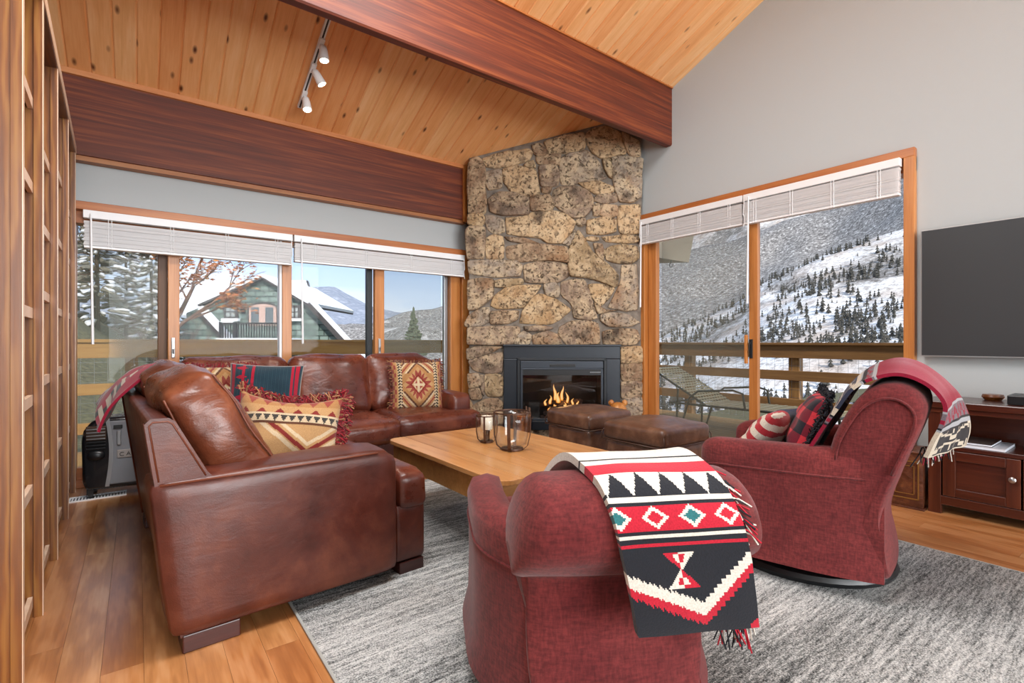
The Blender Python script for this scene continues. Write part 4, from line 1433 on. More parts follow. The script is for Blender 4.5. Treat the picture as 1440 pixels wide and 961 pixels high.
# ================================================================== furniture
def softbox(sx, sy, sz, r=0.05, n=10, bulge=(0, 0, 0), amp=0.0, freq=4.0, seed=0, taper=None, wr=0.0):
    """upholstered block centred on the origin: rounded edges, puffed faces, a little sag and wrinkling"""
    idx, V, F = {}, [], []
    hx_, hy_, hz_ = sx / 2, sy / 2, sz / 2
    r = min(r, hx_ * 0.98, hy_ * 0.98, hz_ * 0.98)

    def vert(a, b, c):
        key = (round(a * n), round(b * n), round(c * n))
        if key in idx:
            return idx[key]
        # finer spacing near edges
        def rem(t, h):
            k = r / h
            return math.copysign(abs(t) ** 0.8, t) * h
        p = Vector((rem(a, hx_), rem(b, hy_), rem(c, hz_)))
        q = Vector((max(-hx_ + r, min(hx_ - r, p.x)), max(-hy_ + r, min(hy_ - r, p.y)), max(-hz_ + r, min(hz_ - r, p.z))))
        d = p - q
        nn = d.normalized() if d.length > 1e-9 else Vector((0, 0, 0))
        if d.length > 1e-9:
            p = q + nn * r
        ca, cb, cc = (1 - a * a), (1 - b * b), (1 - c * c)
        p.x += a * bulge[0] * cb * cc
        p.y += b * bulge[1] * ca * cc
        p.z += c * bulge[2] * ca * cb
        if amp:
            w = Vector((p.x * freq + seed, p.y * freq, p.z * freq))
            p += Vector(mn.noise_vector(w)) * amp
        if wr:
            w = mn.noise(Vector((p.x * 14 + seed, p.y * 5, p.z * 22)))
            p += nn * wr * w if nn.length else Vector((0, 0, wr * w * (1 if c > 0 else -1)))
        if taper:
            p = Vector(taper(p))
        idx[key] = len(V)
        V.append(p)
        return idx[key]

    lin_ = [-1 + 2 * i / n for i in range(n + 1)]
    for ax in range(3):
        for sgn in (-1, 1):
            for i in range(n):
                for j in range(n):
                    q = []
                    for (u, v) in ((lin_[i], lin_[j]), (lin_[i + 1], lin_[j]), (lin_[i + 1], lin_[j + 1]), (lin_[i], lin_[j + 1])):
                        c = [0, 0, 0]
                        c[ax] = sgn
                        c[(ax + 1) % 3] = u
                        c[(ax + 2) % 3] = v
                        q.append(vert(*c))
                    F.append(tuple(q if sgn > 0 else q[::-1]))
    g = G()
    g.add(V, F)
    return g


def xf(g, loc=(0, 0, 0), rot=None):
    m = Matrix.Translation(loc) @ (rot.to_4x4() if rot is not None else Matrix())
    g.V = [tuple(m @ Vector(v)) for v in g.V]
    return g


def fabric_noise_mat(name, c1, c2, scale, rough=0.9, bump_s=160, bump=0.3, sheen=0.3, spec=0.15):
    t = NT(name)
    v = t.obj()
    a = t.noise(v, scale, 5, 0.6)
    w = t.noise(t.map(v, (1, 1, 0.25)), bump_s, 3, 0.6)
    w2 = t.noise(t.map(v, (0.25, 0.25, 1)), bump_s, 3, 0.6)
    f = t.mix(0.5, w, w2)
    c = t.mix(t.ramp(a, [(0.3, 0.0), (0.7, 1.0)]), lin(c1), lin(c2))
    c = t.mix(t.ramp(f, [(0.38, 0.55), (0.62, 0.0)]), c, lin('#2b1214'))
    t.set(col=c, rough=rough, sheen=sheen, sheen_rough=0.5, spec=spec, normal=t.bump(f, bump, 0.004))
    return t.m


def leather_mat(name, cols, scale=3.0, rough=(0.32, 0.44), wr=0.055):
    t = NT(name)
    v = t.obj()
    a = t.noise(v, scale, 6, 0.6, 0.4)
    b_ = t.noise(t.map(v, (1, 1, 1), loc=(4, 2, 7)), scale * 4, 5, 0.6)
    m = t.mix(0.3, a, b_)
    c = t.ramp(m, [(0.3, cols[0]), (0.5, cols[1]), (0.68, cols[2])])
    cell = t.voro(v, 260)
    big = t.noise(t.map(v, (1, 1, 2.2)), 7, 5, 0.55, 1.2)
    n1 = t.bump(cell, 0.08, 0.002)
    n2 = t.bump(big, wr, 0.03, n1)
    t.set(col=c, rough=t.ramp(b_, [(0.3, rough[0]), (0.7, rough[1])]), spec=0.5, coat=0.05, coat_rough=0.3, normal=n2)
    return t.m


M['leather'] = leather_mat('red_brown_leather', ('#36150e', '#542418', '#743d28'))
M['leather2'] = leather_mat('tan_brown_leather', ('#48200f', '#6b3722', '#8b5034'), 3.5, (0.24, 0.36), 0.16)
M['leather_soft'] = leather_mat('soft_red_brown_leather', ('#36150e', '#57271a', '#7a402b'), 3.2, (0.24, 0.36), 0.16)
M['ott_leather'] = leather_mat('dark_brown_leather', ('#452c20', '#634332', '#86614a'), 5.0, (0.3, 0.45), 0.12)
M['welt'] = plain('leather_welt', '#6b3520', 0.45)
M['sofa_wood'] = wood('dark_sofa_foot', ('#2a0f0c', '#3f1814', '#52241c'), 'x', 20, 90, 0.35, 0.2)


def add_part(g, name, mat, t, **kw):
    return g.obj(name, mat, t, **kw)


# ------------------------------------------------------------------ leather sofa pieces
# piece beside the bookcase: local x = out of the back, y = along it
SA = thing('leather_sofa', 'brown leather sofa section along the bookcase with its arm end toward the viewer', 'sofa', (0.105, 2.055, 0), rz=R(3.4), group='brown leather sectional')


def feet(t, spots):
    for (a, b_, c, d) in spots:
        G().box(a, b_, c, d, 0.0, 0.062).obj('foot', M['sofa_wood'], t, bevel=0.004)


def sofa_section_a(t):
    L = 1.66
    feet(t, ((0.02, 0.20, 0.0, 0.12), (0.86, 0.985, 0.03, 0.13), (0.02, 0.14, L - 0.14, L - 0.02), (0.84, 0.97, L - 0.14, L - 0.02)))
    # arm: slab whose rear edge follows the raked back
    def lean(p):
        z = p.z + 0.33
        k = (z - 0.06) / 0.54
        cx0, cz0, rr0 = 0.4225 - 0.075, 0.2725 - 0.075, 0.075
        if p.x > cx0 and p.z > cz0:
            dx, dz = p.x - cx0, p.z - cz0
            f_ = max(dx, dz) / max(math.hypot(dx, dz), 1e-6)
            p = Vector((cx0 + dx * f_, p.y, cz0 + dz * f_))
        return (p.x - (0.062 * k) * max(0, min(1, (0.42 - p.x) / 0.8)), p.y, p.z)
    g = softbox(0.845, 0.235, 0.545, 0.03, 14, (0.0, 0.006, 0.006), 0.005, 4, 3, taper=lean)
    xf(g, (0.408, 0.106, 0.333))
    g.obj('arm', M['leather'], t, smooth=180)
    g = G()
    g.tube([(-0.045, -0.006, 0.594), (0.3, -0.008, 0.594), (0.60, -0.008, 0.594), (0.735, -0.006, 0.593)], 0.004, 6)
    g.obj('welt', M['welt'], t, smooth=180)
    # base
    xf(softbox(0.80, L - 0.22, 0.27, 0.02, 8, (0.01, 0, 0)), (0.50, 0.22 + (L - 0.22) / 2, 0.2)).obj('seat_base', M['leather'], t, smooth=60)
    xf(softbox(0.16, L - 0.03, 0.265, 0.02, 8, (0.006, 0.006, 0)), (0.915, 0.03 + (L - 0.03) / 2, 0.197)).obj('front_rail', M['leather'], t, smooth=60)
    # back frame: raked wedge, thick at the bottom
    prof = [(0.022, 0.065), (0.10, 0.065), (0.10, 0.60), (0.088, 0.615), (-0.006, 0.80), (-0.022, 0.812), (-0.066, 0.812), (-0.078, 0.80)]
    g = G()
    ys = np.linspace(0.004, L, 14)
    rows = []
    for y in ys:
        e_ = min(y - 0.004, L - y)
        k = 1.0
        cxp, czp = 0.01, 0.45
        rows.append([(cxp + (p[0] - cxp) * k, y, czp + (p[1] - czp) * k) for p in prof])
    g.grid(rows, closed_v=True)
    n0 = len(prof)
    g.F.append(tuple(range(n0)))
    g.F.append(tuple(range((len(ys) - 1) * n0, len(ys) * n0))[::-1])
    g.obj('back_frame', M['leather'], t, smooth=40, bevel=0.012)
    g = G()
    g.tube([(0.090, 0.004, 0.606), (-0.008, 0.004, 0.798), (-0.022, 0.004, 0.808), (-0.064, 0.004, 0.808), (-0.074, 0.004, 0.797), (-0.047, 0.004, 0.606)], 0.003, 6)
    g.split('welt', M['welt'], t, smooth=180)
    # raised lines standing in for the bookcase's reflection on the outside of the back
    g = G()
    for k in range(4):
        y = 0.03 + 0.035 * k
        g.tube([(-0.079, y, 0.79), (0.012, y, 0.08)], 0.003, 5)
    g.split('reflection_line', M['welt'], t)
    # seat cushions: T cushion at the arm end, plain one behind
    def tcush(p):
        return p
    g = softbox(0.80, 0.80, 0.18, 0.05, 10, (0.0, 0, 0.02), 0.006, 5, 5)
    xf(g, (0.58, 0.62, 0.385))
    g2 = xf(softbox(0.17, 1.0, 0.19, 0.055, 10, (0.012, 0.0, 0.012), 0.006, 5, 6), (0.925, 0.515, 0.385))
    g.add(g2.V, g2.F)
    g.obj('seat_cushion', M['leather_soft'], t, smooth=180)
    xf(softbox(0.86, 0.62, 0.18, 0.05, 10, (0.01, 0, 0.02), 0.006, 5, 7), (0.58, 1.34, 0.385)).obj('seat_cushion', M['leather_soft'], t, smooth=180)
    # loose back cushions leaning on the back frame
    for (y, w, sd, mt) in ((0.52, 0.72, 11, 'leather2'), (1.24, 0.68, 17, 'leather2')):
        def puff(p):
            k = (p.z / 0.29)
            return (p.x * (1.0 - 0.06 * k), p.y * (1 - 0.03 * k), p.z - 0.04 * (1 - (p.y / 0.35) ** 2) * (k > 0) * -0.3)
        g = softbox(0.20, w, 0.52, 0.035, 16, (0.05, 0.03, 0.02), 0.02, 5.0, sd, taper=puff, wr=0.008)
        Rm = Matrix.Rotation(R(-29), 3, 'Y')
        xf(g, (0.175, y, 0.70), Rm)
        c = g.obj('back_cushion', M[mt], t, smooth=180)
        gw = G()
        for sx in (-1, 1):
            for sy in (-1, 1):
                pts = []
                for k in np.linspace(-0.24, 0.24, 12):
                    q = Vector(puff(Vector((sx * 0.098, sy * (w / 2 - 0.012), k))))
                    q += Vector(mn.noise_vector(Vector((q.x * 5.0 + sd, q.y * 5.0, q.z * 5.0)))) * 0.02
                    pts.append(Rm @ q + Vector((0.175, y, 0.70)))
                gw.tube(pts, 0.0045, 5)
        gw.split('welt', M['welt'], c, smooth=180)


sofa_section_a(SA)

# piece under the window: world aligned
SB = thing('leather_sofa', 'brown leather sofa section along the long window behind the coffee table', 'sofa', (0.0, 3.72, 0), group='brown leather sectional')


def sofa_section_b(t):
    D = 0.96                                            # local y: 0 = front, D = back
    feet(t, ((2.30, 2.43, 0.03, 0.14), (1.0, 1.12, 0.03, 0.14), (2.30, 2.43, D - 0.14, D - 0.03), (0.04, 0.16, D - 0.14, D - 0.03)))
    xf(softbox(2.42, 0.80, 0.26, 0.02, 10, (0, 0.008, 0)), (1.235, 0.45, 0.195)).obj('seat_base', M['leather'], t, smooth=60)
    xf(softbox(0.21, 0.78, 0.535, 0.05, 12, (0.01, 0.006, 0.012), 0.006, 5, 9), (2.36, 0.56, 0.335)).obj('arm', M['leather'], t, smooth=180)
    g = G()
    rows = []
    prof = [(0.80, 0.065), (0.94, 0.065), (0.96, 0.78), (0.94, 0.80), (0.88, 0.80)]
    for x in np.linspace(0.0, 2.46, 14):
        rows.append([(x, p[0], p[1]) for p in prof])
    g.grid(rows, closed_v=True)
    g.F.append(tuple(range(5))[::-1])
    g.F.append(tuple(range(13 * 5, 14 * 5)))
    g.obj('back_frame', M['leather'], t, smooth=40, bevel=0.012)
    # seat cushions
    xf(softbox(0.98, 0.80, 0.18, 0.05, 10, (0, 0.01, 0.02), 0.006, 5, 31), (0.50, 0.46, 0.385)).obj('seat_cushion', M['leather_soft'], t, smooth=180)
    xf(softbox(0.68, 0.90, 0.185, 0.06, 10, (0.006, 0.015, 0.022), 0.008, 5, 32), (1.33, 0.36, 0.375)).obj('seat_cushion', M['leather_soft'], t, smooth=180)
    g = xf(softbox(0.59, 0.80, 0.18, 0.055, 10, (0, 0.01, 0.022), 0.006, 5, 33), (1.97, 0.44, 0.38))
    g2 = xf(softbox(0.80, 0.18, 0.18, 0.06, 10, (0.008, 0.01, 0.012), 0.006, 5, 34), (2.075, 0.09, 0.38))
    g.add(g2.V, g2.F)
    g.obj('seat_cushion', M['leather_soft'], t, smooth=180)
    # back cushions
    for (x, w, zc, hgt, sd) in ((0.63, 0.76, 0.695, 0.52, 41), (1.345, 0.66, 0.695, 0.53, 42), (2.05, 0.74, 0.69, 0.54, 43)):
        def puff(p, w=w, x=x):
            k = p.z / 0.27
            dz = -0.10 * max(0, (p.x - 0.12) / 0.25) * (k > 0) * k if x > 2 else 0
            return (p.x * (1 - 0.02 * k), p.y * (1 - 0.12 * k), p.z + dz)
        g = softbox(w, 0.22, hgt, 0.065, 14, (0.02, 0.06, 0.015), 0.024, 5.0, sd, taper=puff, wr=0.006)
        Rm = Matrix.Rotation(R(-14), 3, 'X')
        xf(g, (x, 0.735, zc), Rm)
        g.obj('back_cushion', M['leather_soft'], t, smooth=180)


sofa_section_b(SB)


# ------------------------------------------------------------------ woven patterns (flat print on cloth)
CR, RD, BK, WH, TL = (0.50, 0.018, 0.038), (0.50, 0.02, 0.045), (0.018, 0.020, 0.026), (0.70, 0.66, 0.58), (0.03, 0.16, 0.17)


def cloth_mat(name, bump_s=220, rough=0.95):
    t = NT(name)
    a = t.n('Attribute', attribute_name='Col')
    v = t.obj()
    f = t.noise(v, bump_s, 3, 0.65)
    c = t.mix(t.ramp(f, [(0.35, 0.22), (0.6, 0.0)]), a.outputs['Color'], lin('#15100e'))
    t.set(col=c, rough=rough, spec=0.1, sheen=0.2, normal=t.bump(f, 0.35, 0.003))
    return t.m


M['cloth'] = cloth_mat('woven_cloth')


def kilim(u, v, kind):
    """u, v in -1..1 -> colour"""
    tan, tan2, red, red2, brown, cream, blk = (0.36, 0.18, 0.07), (0.43, 0.25, 0.11), (0.19, 0.025, 0.02), (0.26, 0.055, 0.04), (0.11, 0.045, 0.025), (0.55, 0.43, 0.28), (0.025, 0.02, 0.018)
    q = 50.0
    u, v = math.floor(u * q) / q + 0.5 / q, math.floor(v * q) / q + 0.5 / q
    if kind == 'diamond':
        au = abs(u)
        if au > 0.84:
            return red2 if (math.floor(v * 6) % 2 == 0) ^ (au > 0.92) else tan
        if au > 0.62:
            if au > 0.77:
                return tan2
            if au < 0.655 or au > 0.74:
                return cream if int(math.floor(v * 17)) % 2 else blk
            return blk if (abs((v * 8.5) % 1 - 0.5) < (au - 0.655) * 5.5) else cream
        r = (au * 1.25 + abs(v)) * 0.80
        if r < 0.09 or ((au < 0.05 or abs(v) < 0.05) and r < 0.22):
            return cream
        if r < 0.20:
            return red2
        if r < 0.27:
            return cream if int(math.floor(u * 17)) % 2 else tan2
        if r < 0.34:
            return red
        if r < 0.60:
            ang = math.atan2(v, u * 1.25)
            k = (ang / (PI / 8)) % 1
            return red2 if abs(k - 0.5) < (0.62 - r) * 1.9 else tan2
        if r < 0.74:
            return tan
        s = (r - 0.74) * 9
        if v < -0.25 or v > 0.45:
            return (brown, cream, tan2, red2, tan, cream, brown, tan2)[int(s * 1.4) % 8]
        return tan2 if int(s) % 2 else tan
    # banded kilim with triangle row and chevrons
    if v > 0.62:
        return red2 if abs((u * 3.5) % 1 - 0.5) * 0.9 < (v - 0.62) * 1.3 and v < 0.9 else tan
    if v > 0.52:
        return tan2
    if v > 0.36:
        k = abs((u * 3.0) % 1 - 0.5)
        return red if k < (0.52 - v) * 1.9 else tan2
    if v > 0.30:
        return cream
    if v > 0.12:
        return (0.05, 0.045, 0.04) if abs((u * 6.5) % 1 - 0.5) < (v - 0.12) * 2.6 else cream
    if v > 0.06:
        return brown
    w = v + 0.55
    k = abs(u - 0.42)
    s = w - k * 0.95 + 0.28
    if 0.0 < s < 0.12:
        return cream
    if 0.16 < s < 0.28:
        return red
    if 0.36 < s < 0.46:
        return cream
    # stepped red triangles on the left
    for (tx, ty) in ((-0.75, -0.05), (-0.55, -0.38), (-0.38, -0.72), (-0.9, -0.5), (-0.72, -0.85), (0.1, -0.9), (0.9, -0.8)):
        yy = v - (ty - 0.14)
        if 0 < yy < 0.26 and abs(u - tx) < 0.15 * (1 - math.floor(yy * 16) / 16 / 0.27):
            return red
    return tan2


def navy(u, v, kind):
    nb, nb2, rd = (0.012, 0.028, 0.045), (0.02, 0.045, 0.06), (0.32, 0.012, 0.03)
    for (c, w) in ((-0.62, 0.04), (-0.36, 0.035), (0.72, 0.035), (0.86, 0.05), (-0.9, 0.05)):
        if abs(u - c) < w:
            return rd
    if -0.82 < u < -0.5 and abs(((v * 3) % 1) - 0.5) < 0.22 - abs(u + 0.68) * 1.2:
        return rd
    return nb if int((u + 1) * 40) % 2 else nb2


def plaid(u, v, kind):
    a = math.floor((u + 1) * 3.2) % 2
    b_ = math.floor((v + 1) * 3.2) % 2
    if a and b_:
        return (0.012, 0.012, 0.02)
    if a or b_:
        return (0.16, 0.012, 0.025)
    return (0.55, 0.035, 0.05)


def flag(u, v, kind):
    if u < -0.1 and v > -0.3:
        return (0.015, 0.03, 0.07)
    return (0.42, 0.03, 0.04) if math.floor((v + 1) * 5 + u * 0.4) % 2 else (0.66, 0.60, 0.50)


def pillow_geo(w, h, th, fn, kind, seed=0, n=100, pinch=0.06, back=(0.35, 0.2, 0.1), fold=0.0):
    """throw pillow standing in local x (width), z (height), front toward -y"""
    g = G()
    P = {}

    def pt(u, v, s):
        e_ = max(0.0, (1 - abs(u) ** 3.0)) ** 0.6 * max(0.0, (1 - abs(v) ** 3.0)) ** 0.6
        sh_ = 1 - pinch * (1 - (1 - abs(u)) ** 0.5) * 0
        x = u * w / 2 * (1 - pinch * (1 - v * v) * abs(u) ** 3)
        z = v * h / 2 * (1 - pinch * (1 - u * u) * abs(v) ** 3)
        d = th / 2 * e_
        nz = mn.noise(Vector((u * 2.2 + seed, v * 2.2, s))) * 0.018 * e_
        y = s * (d + nz)
        z -= fold * (1 - u * u) * max(v, 0) ** 2
        return (x, y, z)
    cols, vs, fs = [], [], []
    for s in (-1, 1):
        o = len(vs)
        for i in range(n + 1):
            for j in range(n + 1):
                vs.append(pt(-1 + 2 * i / n, -1 + 2 * j / n, s))
        for i in range(n):
            for j in range(n):
                a = o + i * (n + 1) + j
                f = (a, a + n + 1, a + n + 2, a + 1)
                fs.append(f if s < 0 else f[::-1])
                cols.append(fn(-1 + 2 * (i + 0.5) / n, -1 + 2 * (j + 0.5) / n, kind) if s < 0 or back is None else back)
    g.add(vs, fs, cols)
    return g, pt


def fringe_geo(w, h, pt, cols, n_side=70, L=0.035, seed=1, sides='lrtb', wire=0.003, spread=1.0, dup=1):
    """short bouncing cords around the pillow's edge"""
    g = G()
    rr = random.Random(seed)
    for side in sides:
        for k in range(n_side):
            for _ in range(dup):
                q = -1 + 2 * (k + rr.random()) / n_side
                u, v = {'l': (-1, q), 'r': (1, q), 't': (q, 1), 'b': (q, -1)}[side]
                p = Vector(pt(u, v, 0))
                out = Vector({'l': (-1, 0, 0), 'r': (1, 0, 0), 't': (0, 0, 1), 'b': (0, 0, -1)}[side])
                side_v = Vector((rr.uniform(-1, 1), rr.uniform(-1, 1), rr.uniform(-1, 1))) * spread
                m = p + out * L * 0.6 + side_v * L * 0.5
                e_ = p + out * L * rr.uniform(0.5, 1.1) + Vector((rr.uniform(-1, 1), rr.uniform(-1, 1), rr.uniform(-1.2, 0.3))) * L * 0.7 * spread
                n0 = len(g.F)
                g.tube([p - out * 0.01, m, e_], [wire, wire * 1.2, wire * 0.8], 4, cap=False)
                c = rr.choice(cols)
                g.C += [c] * (len(g.F) - n0)
    return g


def place_pillow(name, label, w, h, th, fn, kind, loc, rz, lean, roll=0, fr=None, seed=0, back=(0.35, 0.2, 0.1), fold=0.0, group=None, edge=None):
    t = thing(name, label, 'pillow', loc, rz, group=group)
    t.rotation_euler = (R(lean), R(roll), rz)
    t.rotation_mode = 'XYZ'
    g, pt = pillow_geo(w, h, th, fn, kind, seed, back=back, fold=fold)
    g.obj('cover', M['cloth'], t, smooth=180)
    if fr:
        fringe_geo(w, h, pt, **fr).obj('fringe', M['cloth'], t, kind='stuff')
    if edge:
        e_ = G()
        e_.tube([pt(math.copysign(min(1, abs(c) * 1.0), c), s, 0) for (c, s) in [(-1 + 2 * k / 12, -1) for k in range(12)] + [(1, -1 + 2 * k / 12) for k in range(12)] + [(1 - 2 * k / 12, 1) for k in range(12)] + [(-1, 1 - 2 * k / 12) for k in range(12)]], 0.004, 5, closed=True)
        e_.obj('piping', edge, t, smooth=180)
    return t


FRC = [(0.27, 0.015, 0.022), (0.22, 0.012, 0.02), (0.33, 0.15, 0.07), (0.18, 0.015, 0.02), (0.24, 0.012, 0.02)]
FRD = [(0.14, 0.02, 0.02), (0.22, 0.05, 0.03), (0.36, 0.18, 0.08), (0.10, 0.03, 0.02)]
place_pillow('kilim_pillow', 'square kilim pillow with a red diamond on the sofa beside the stone chimney', 0.47, 0.45, 0.16, kilim, 'diamond', (2.05, 4.18, 0.675), R(-14), -13, fr=dict(cols=FRD, n_side=80, L=0.028, seed=3), seed=3)
place_pillow('kilim_pillow', 'kilim pillow with thick red fringe slumped on the near sofa seat', 0.50, 0.40, 0.17, kilim, 'band', (0.61, 2.70, 0.63), R(-20), -24, roll=6, fr=dict(cols=FRC, n_side=120, L=0.042, seed=5, sides='tr', dup=3, wire=0.0042), seed=8, fold=0.05)
place_pillow('kilim_pillow', 'kilim pillow with red fringe half hidden behind the navy striped pillow', 0.46, 0.44, 0.16, kilim, 'diamond', (0.50, 4.12, 0.69), R(8), -14, fr=dict(cols=FRC, n_side=80, L=0.035, seed=9), seed=12)
place_pillow('striped_pillow', 'navy pillow with thin red stripes on the corner of the sofa', 0.46, 0.42, 0.17, navy, '', (0.71, 3.78, 0.715), R(-16), -16, roll=3, seed=15, back=(0.02, 0.03, 0.05), edge=plain('grey_piping', '#8a8480', 0.8))


# ------------------------------------------------------------------ draped blankets
def drape(path, x_fn, n_u, n_v, fn, thick=0.012, noise_amp=0.006, seed=0, u0=0.0, u1=1.0, off=None):
    """path: list of (y, z) points in order; x_fn(u, v) -> x. The cloth has two faces and an edge."""
    pts = [Vector((0, p[0], p[1])) for p in path]
    # smooth resample
    cum = [0.0]
    for a, b_ in zip(pts, pts[1:]):
        cum.append(cum[-1] + (b_ - a).length)
    tot = cum[-1]

    def at(s):
        s *= tot
        for i in range(len(pts) - 1):
            if s <= cum[i + 1] or i == len(pts) - 2:
                f = (s - cum[i]) / max(cum[i + 1] - cum[i], 1e-9)
                p0, p1, p2, p3 = pts[max(i - 1, 0)], pts[i], pts[i + 1], pts[min(i + 2, len(pts) - 1)]
                f2, f3 = f * f, f * f * f
                return 0.5 * ((2 * p1) + (-p0 + p2) * f + (2 * p0 - 5 * p1 + 4 * p2 - p3) * f2 + (-p0 + 3 * p1 - 3 * p2 + p3) * f3)
    rows_o, rows_i = [], []
    C = [at(j / n_v) for j in range(n_v + 1)]
    N = []
    for j in range(n_v + 1):
        d = C[min(j + 1, n_v)] - C[max(j - 1, 0)]
        nn = Vector((0, -d.z, d.y))
        if nn.length > 0:
            nn.normalize()
        N.append(nn)
    for i in range(n_u + 1):
        u = u0 + (u1 - u0) * i / n_u
        ro, ri = [], []
        for j in range(n_v + 1):
            v = j / n_v
            x = x_fn(u, v)
            k = mn.noise(Vector((x * 6 + seed, v * 5, seed))) * noise_amp
            p = C[j] + N[j] * (thick / 2 + k)
            q = C[j] + N[j] * (-thick / 2 + k)
            oy, oz = off(u, v) if off else (0, 0)
            ro.append((x, p.y + oy, p.z + oz))
            ri.append((x, q.y + oy, q.z + oz))
        rows_o.append(ro)
        rows_i.append(ri)
    g = G()
    g.grid(rows_o)
    cols = []
    for i in range(n_u):
        for j in range(n_v):
            cols.append(fn(u0 + (u1 - u0) * (i + 0.5) / n_u, (j + 0.5) / n_v))
    o = len(g.F)
    g.grid(rows_i)
    for i in range(n_u):
        for j in range(n_v):
            cols.append(fn(u0 + (u1 - u0) * (i + 0.5) / n_u, (j + 0.5) / n_v))
    # edge strip
    loop = [(0, j) for j in range(n_v)] + [(i, n_v) for i in range(n_u)] + [(n_u, j) for j in range(n_v, 0, -1)] + [(i, 0) for i in range(n_u, 0, -1)]
    base_i = (n_u + 1) * (n_v + 1)
    for a, b_ in zip(loop, loop[1:] + loop[:1]):
        ia, ib = a[0] * (n_v + 1) + a[1], b_[0] * (n_v + 1) + b_[1]
        g.F.append((ia, ib, base_i + ib, base_i + ia))
        cols.append(fn(min(max(a[0] / n_u, 0.001), 0.999), min(max(a[1] / n_v, 0.001), 0.999)))
    g.C = cols
    return g, rows_o


# ------------------------------------------------------------------ red swivel armchairs
M['red_fabric'] = fabric_noise_mat('red_chenille', '#682628', '#7f3534', 5, bump_s=130, sheen=0.15)


def smooth_closed(poly, k=2):
    P = [Vector(p) for p in poly]
    for _ in range(k):
        Q = []
        n = len(P)
        for i in range(n):
            a, b_ = P[i], P[(i + 1) % n]
            Q += [a * 0.75 + b_ * 0.25, a * 0.25 + b_ * 0.75]
        P = Q
    return P


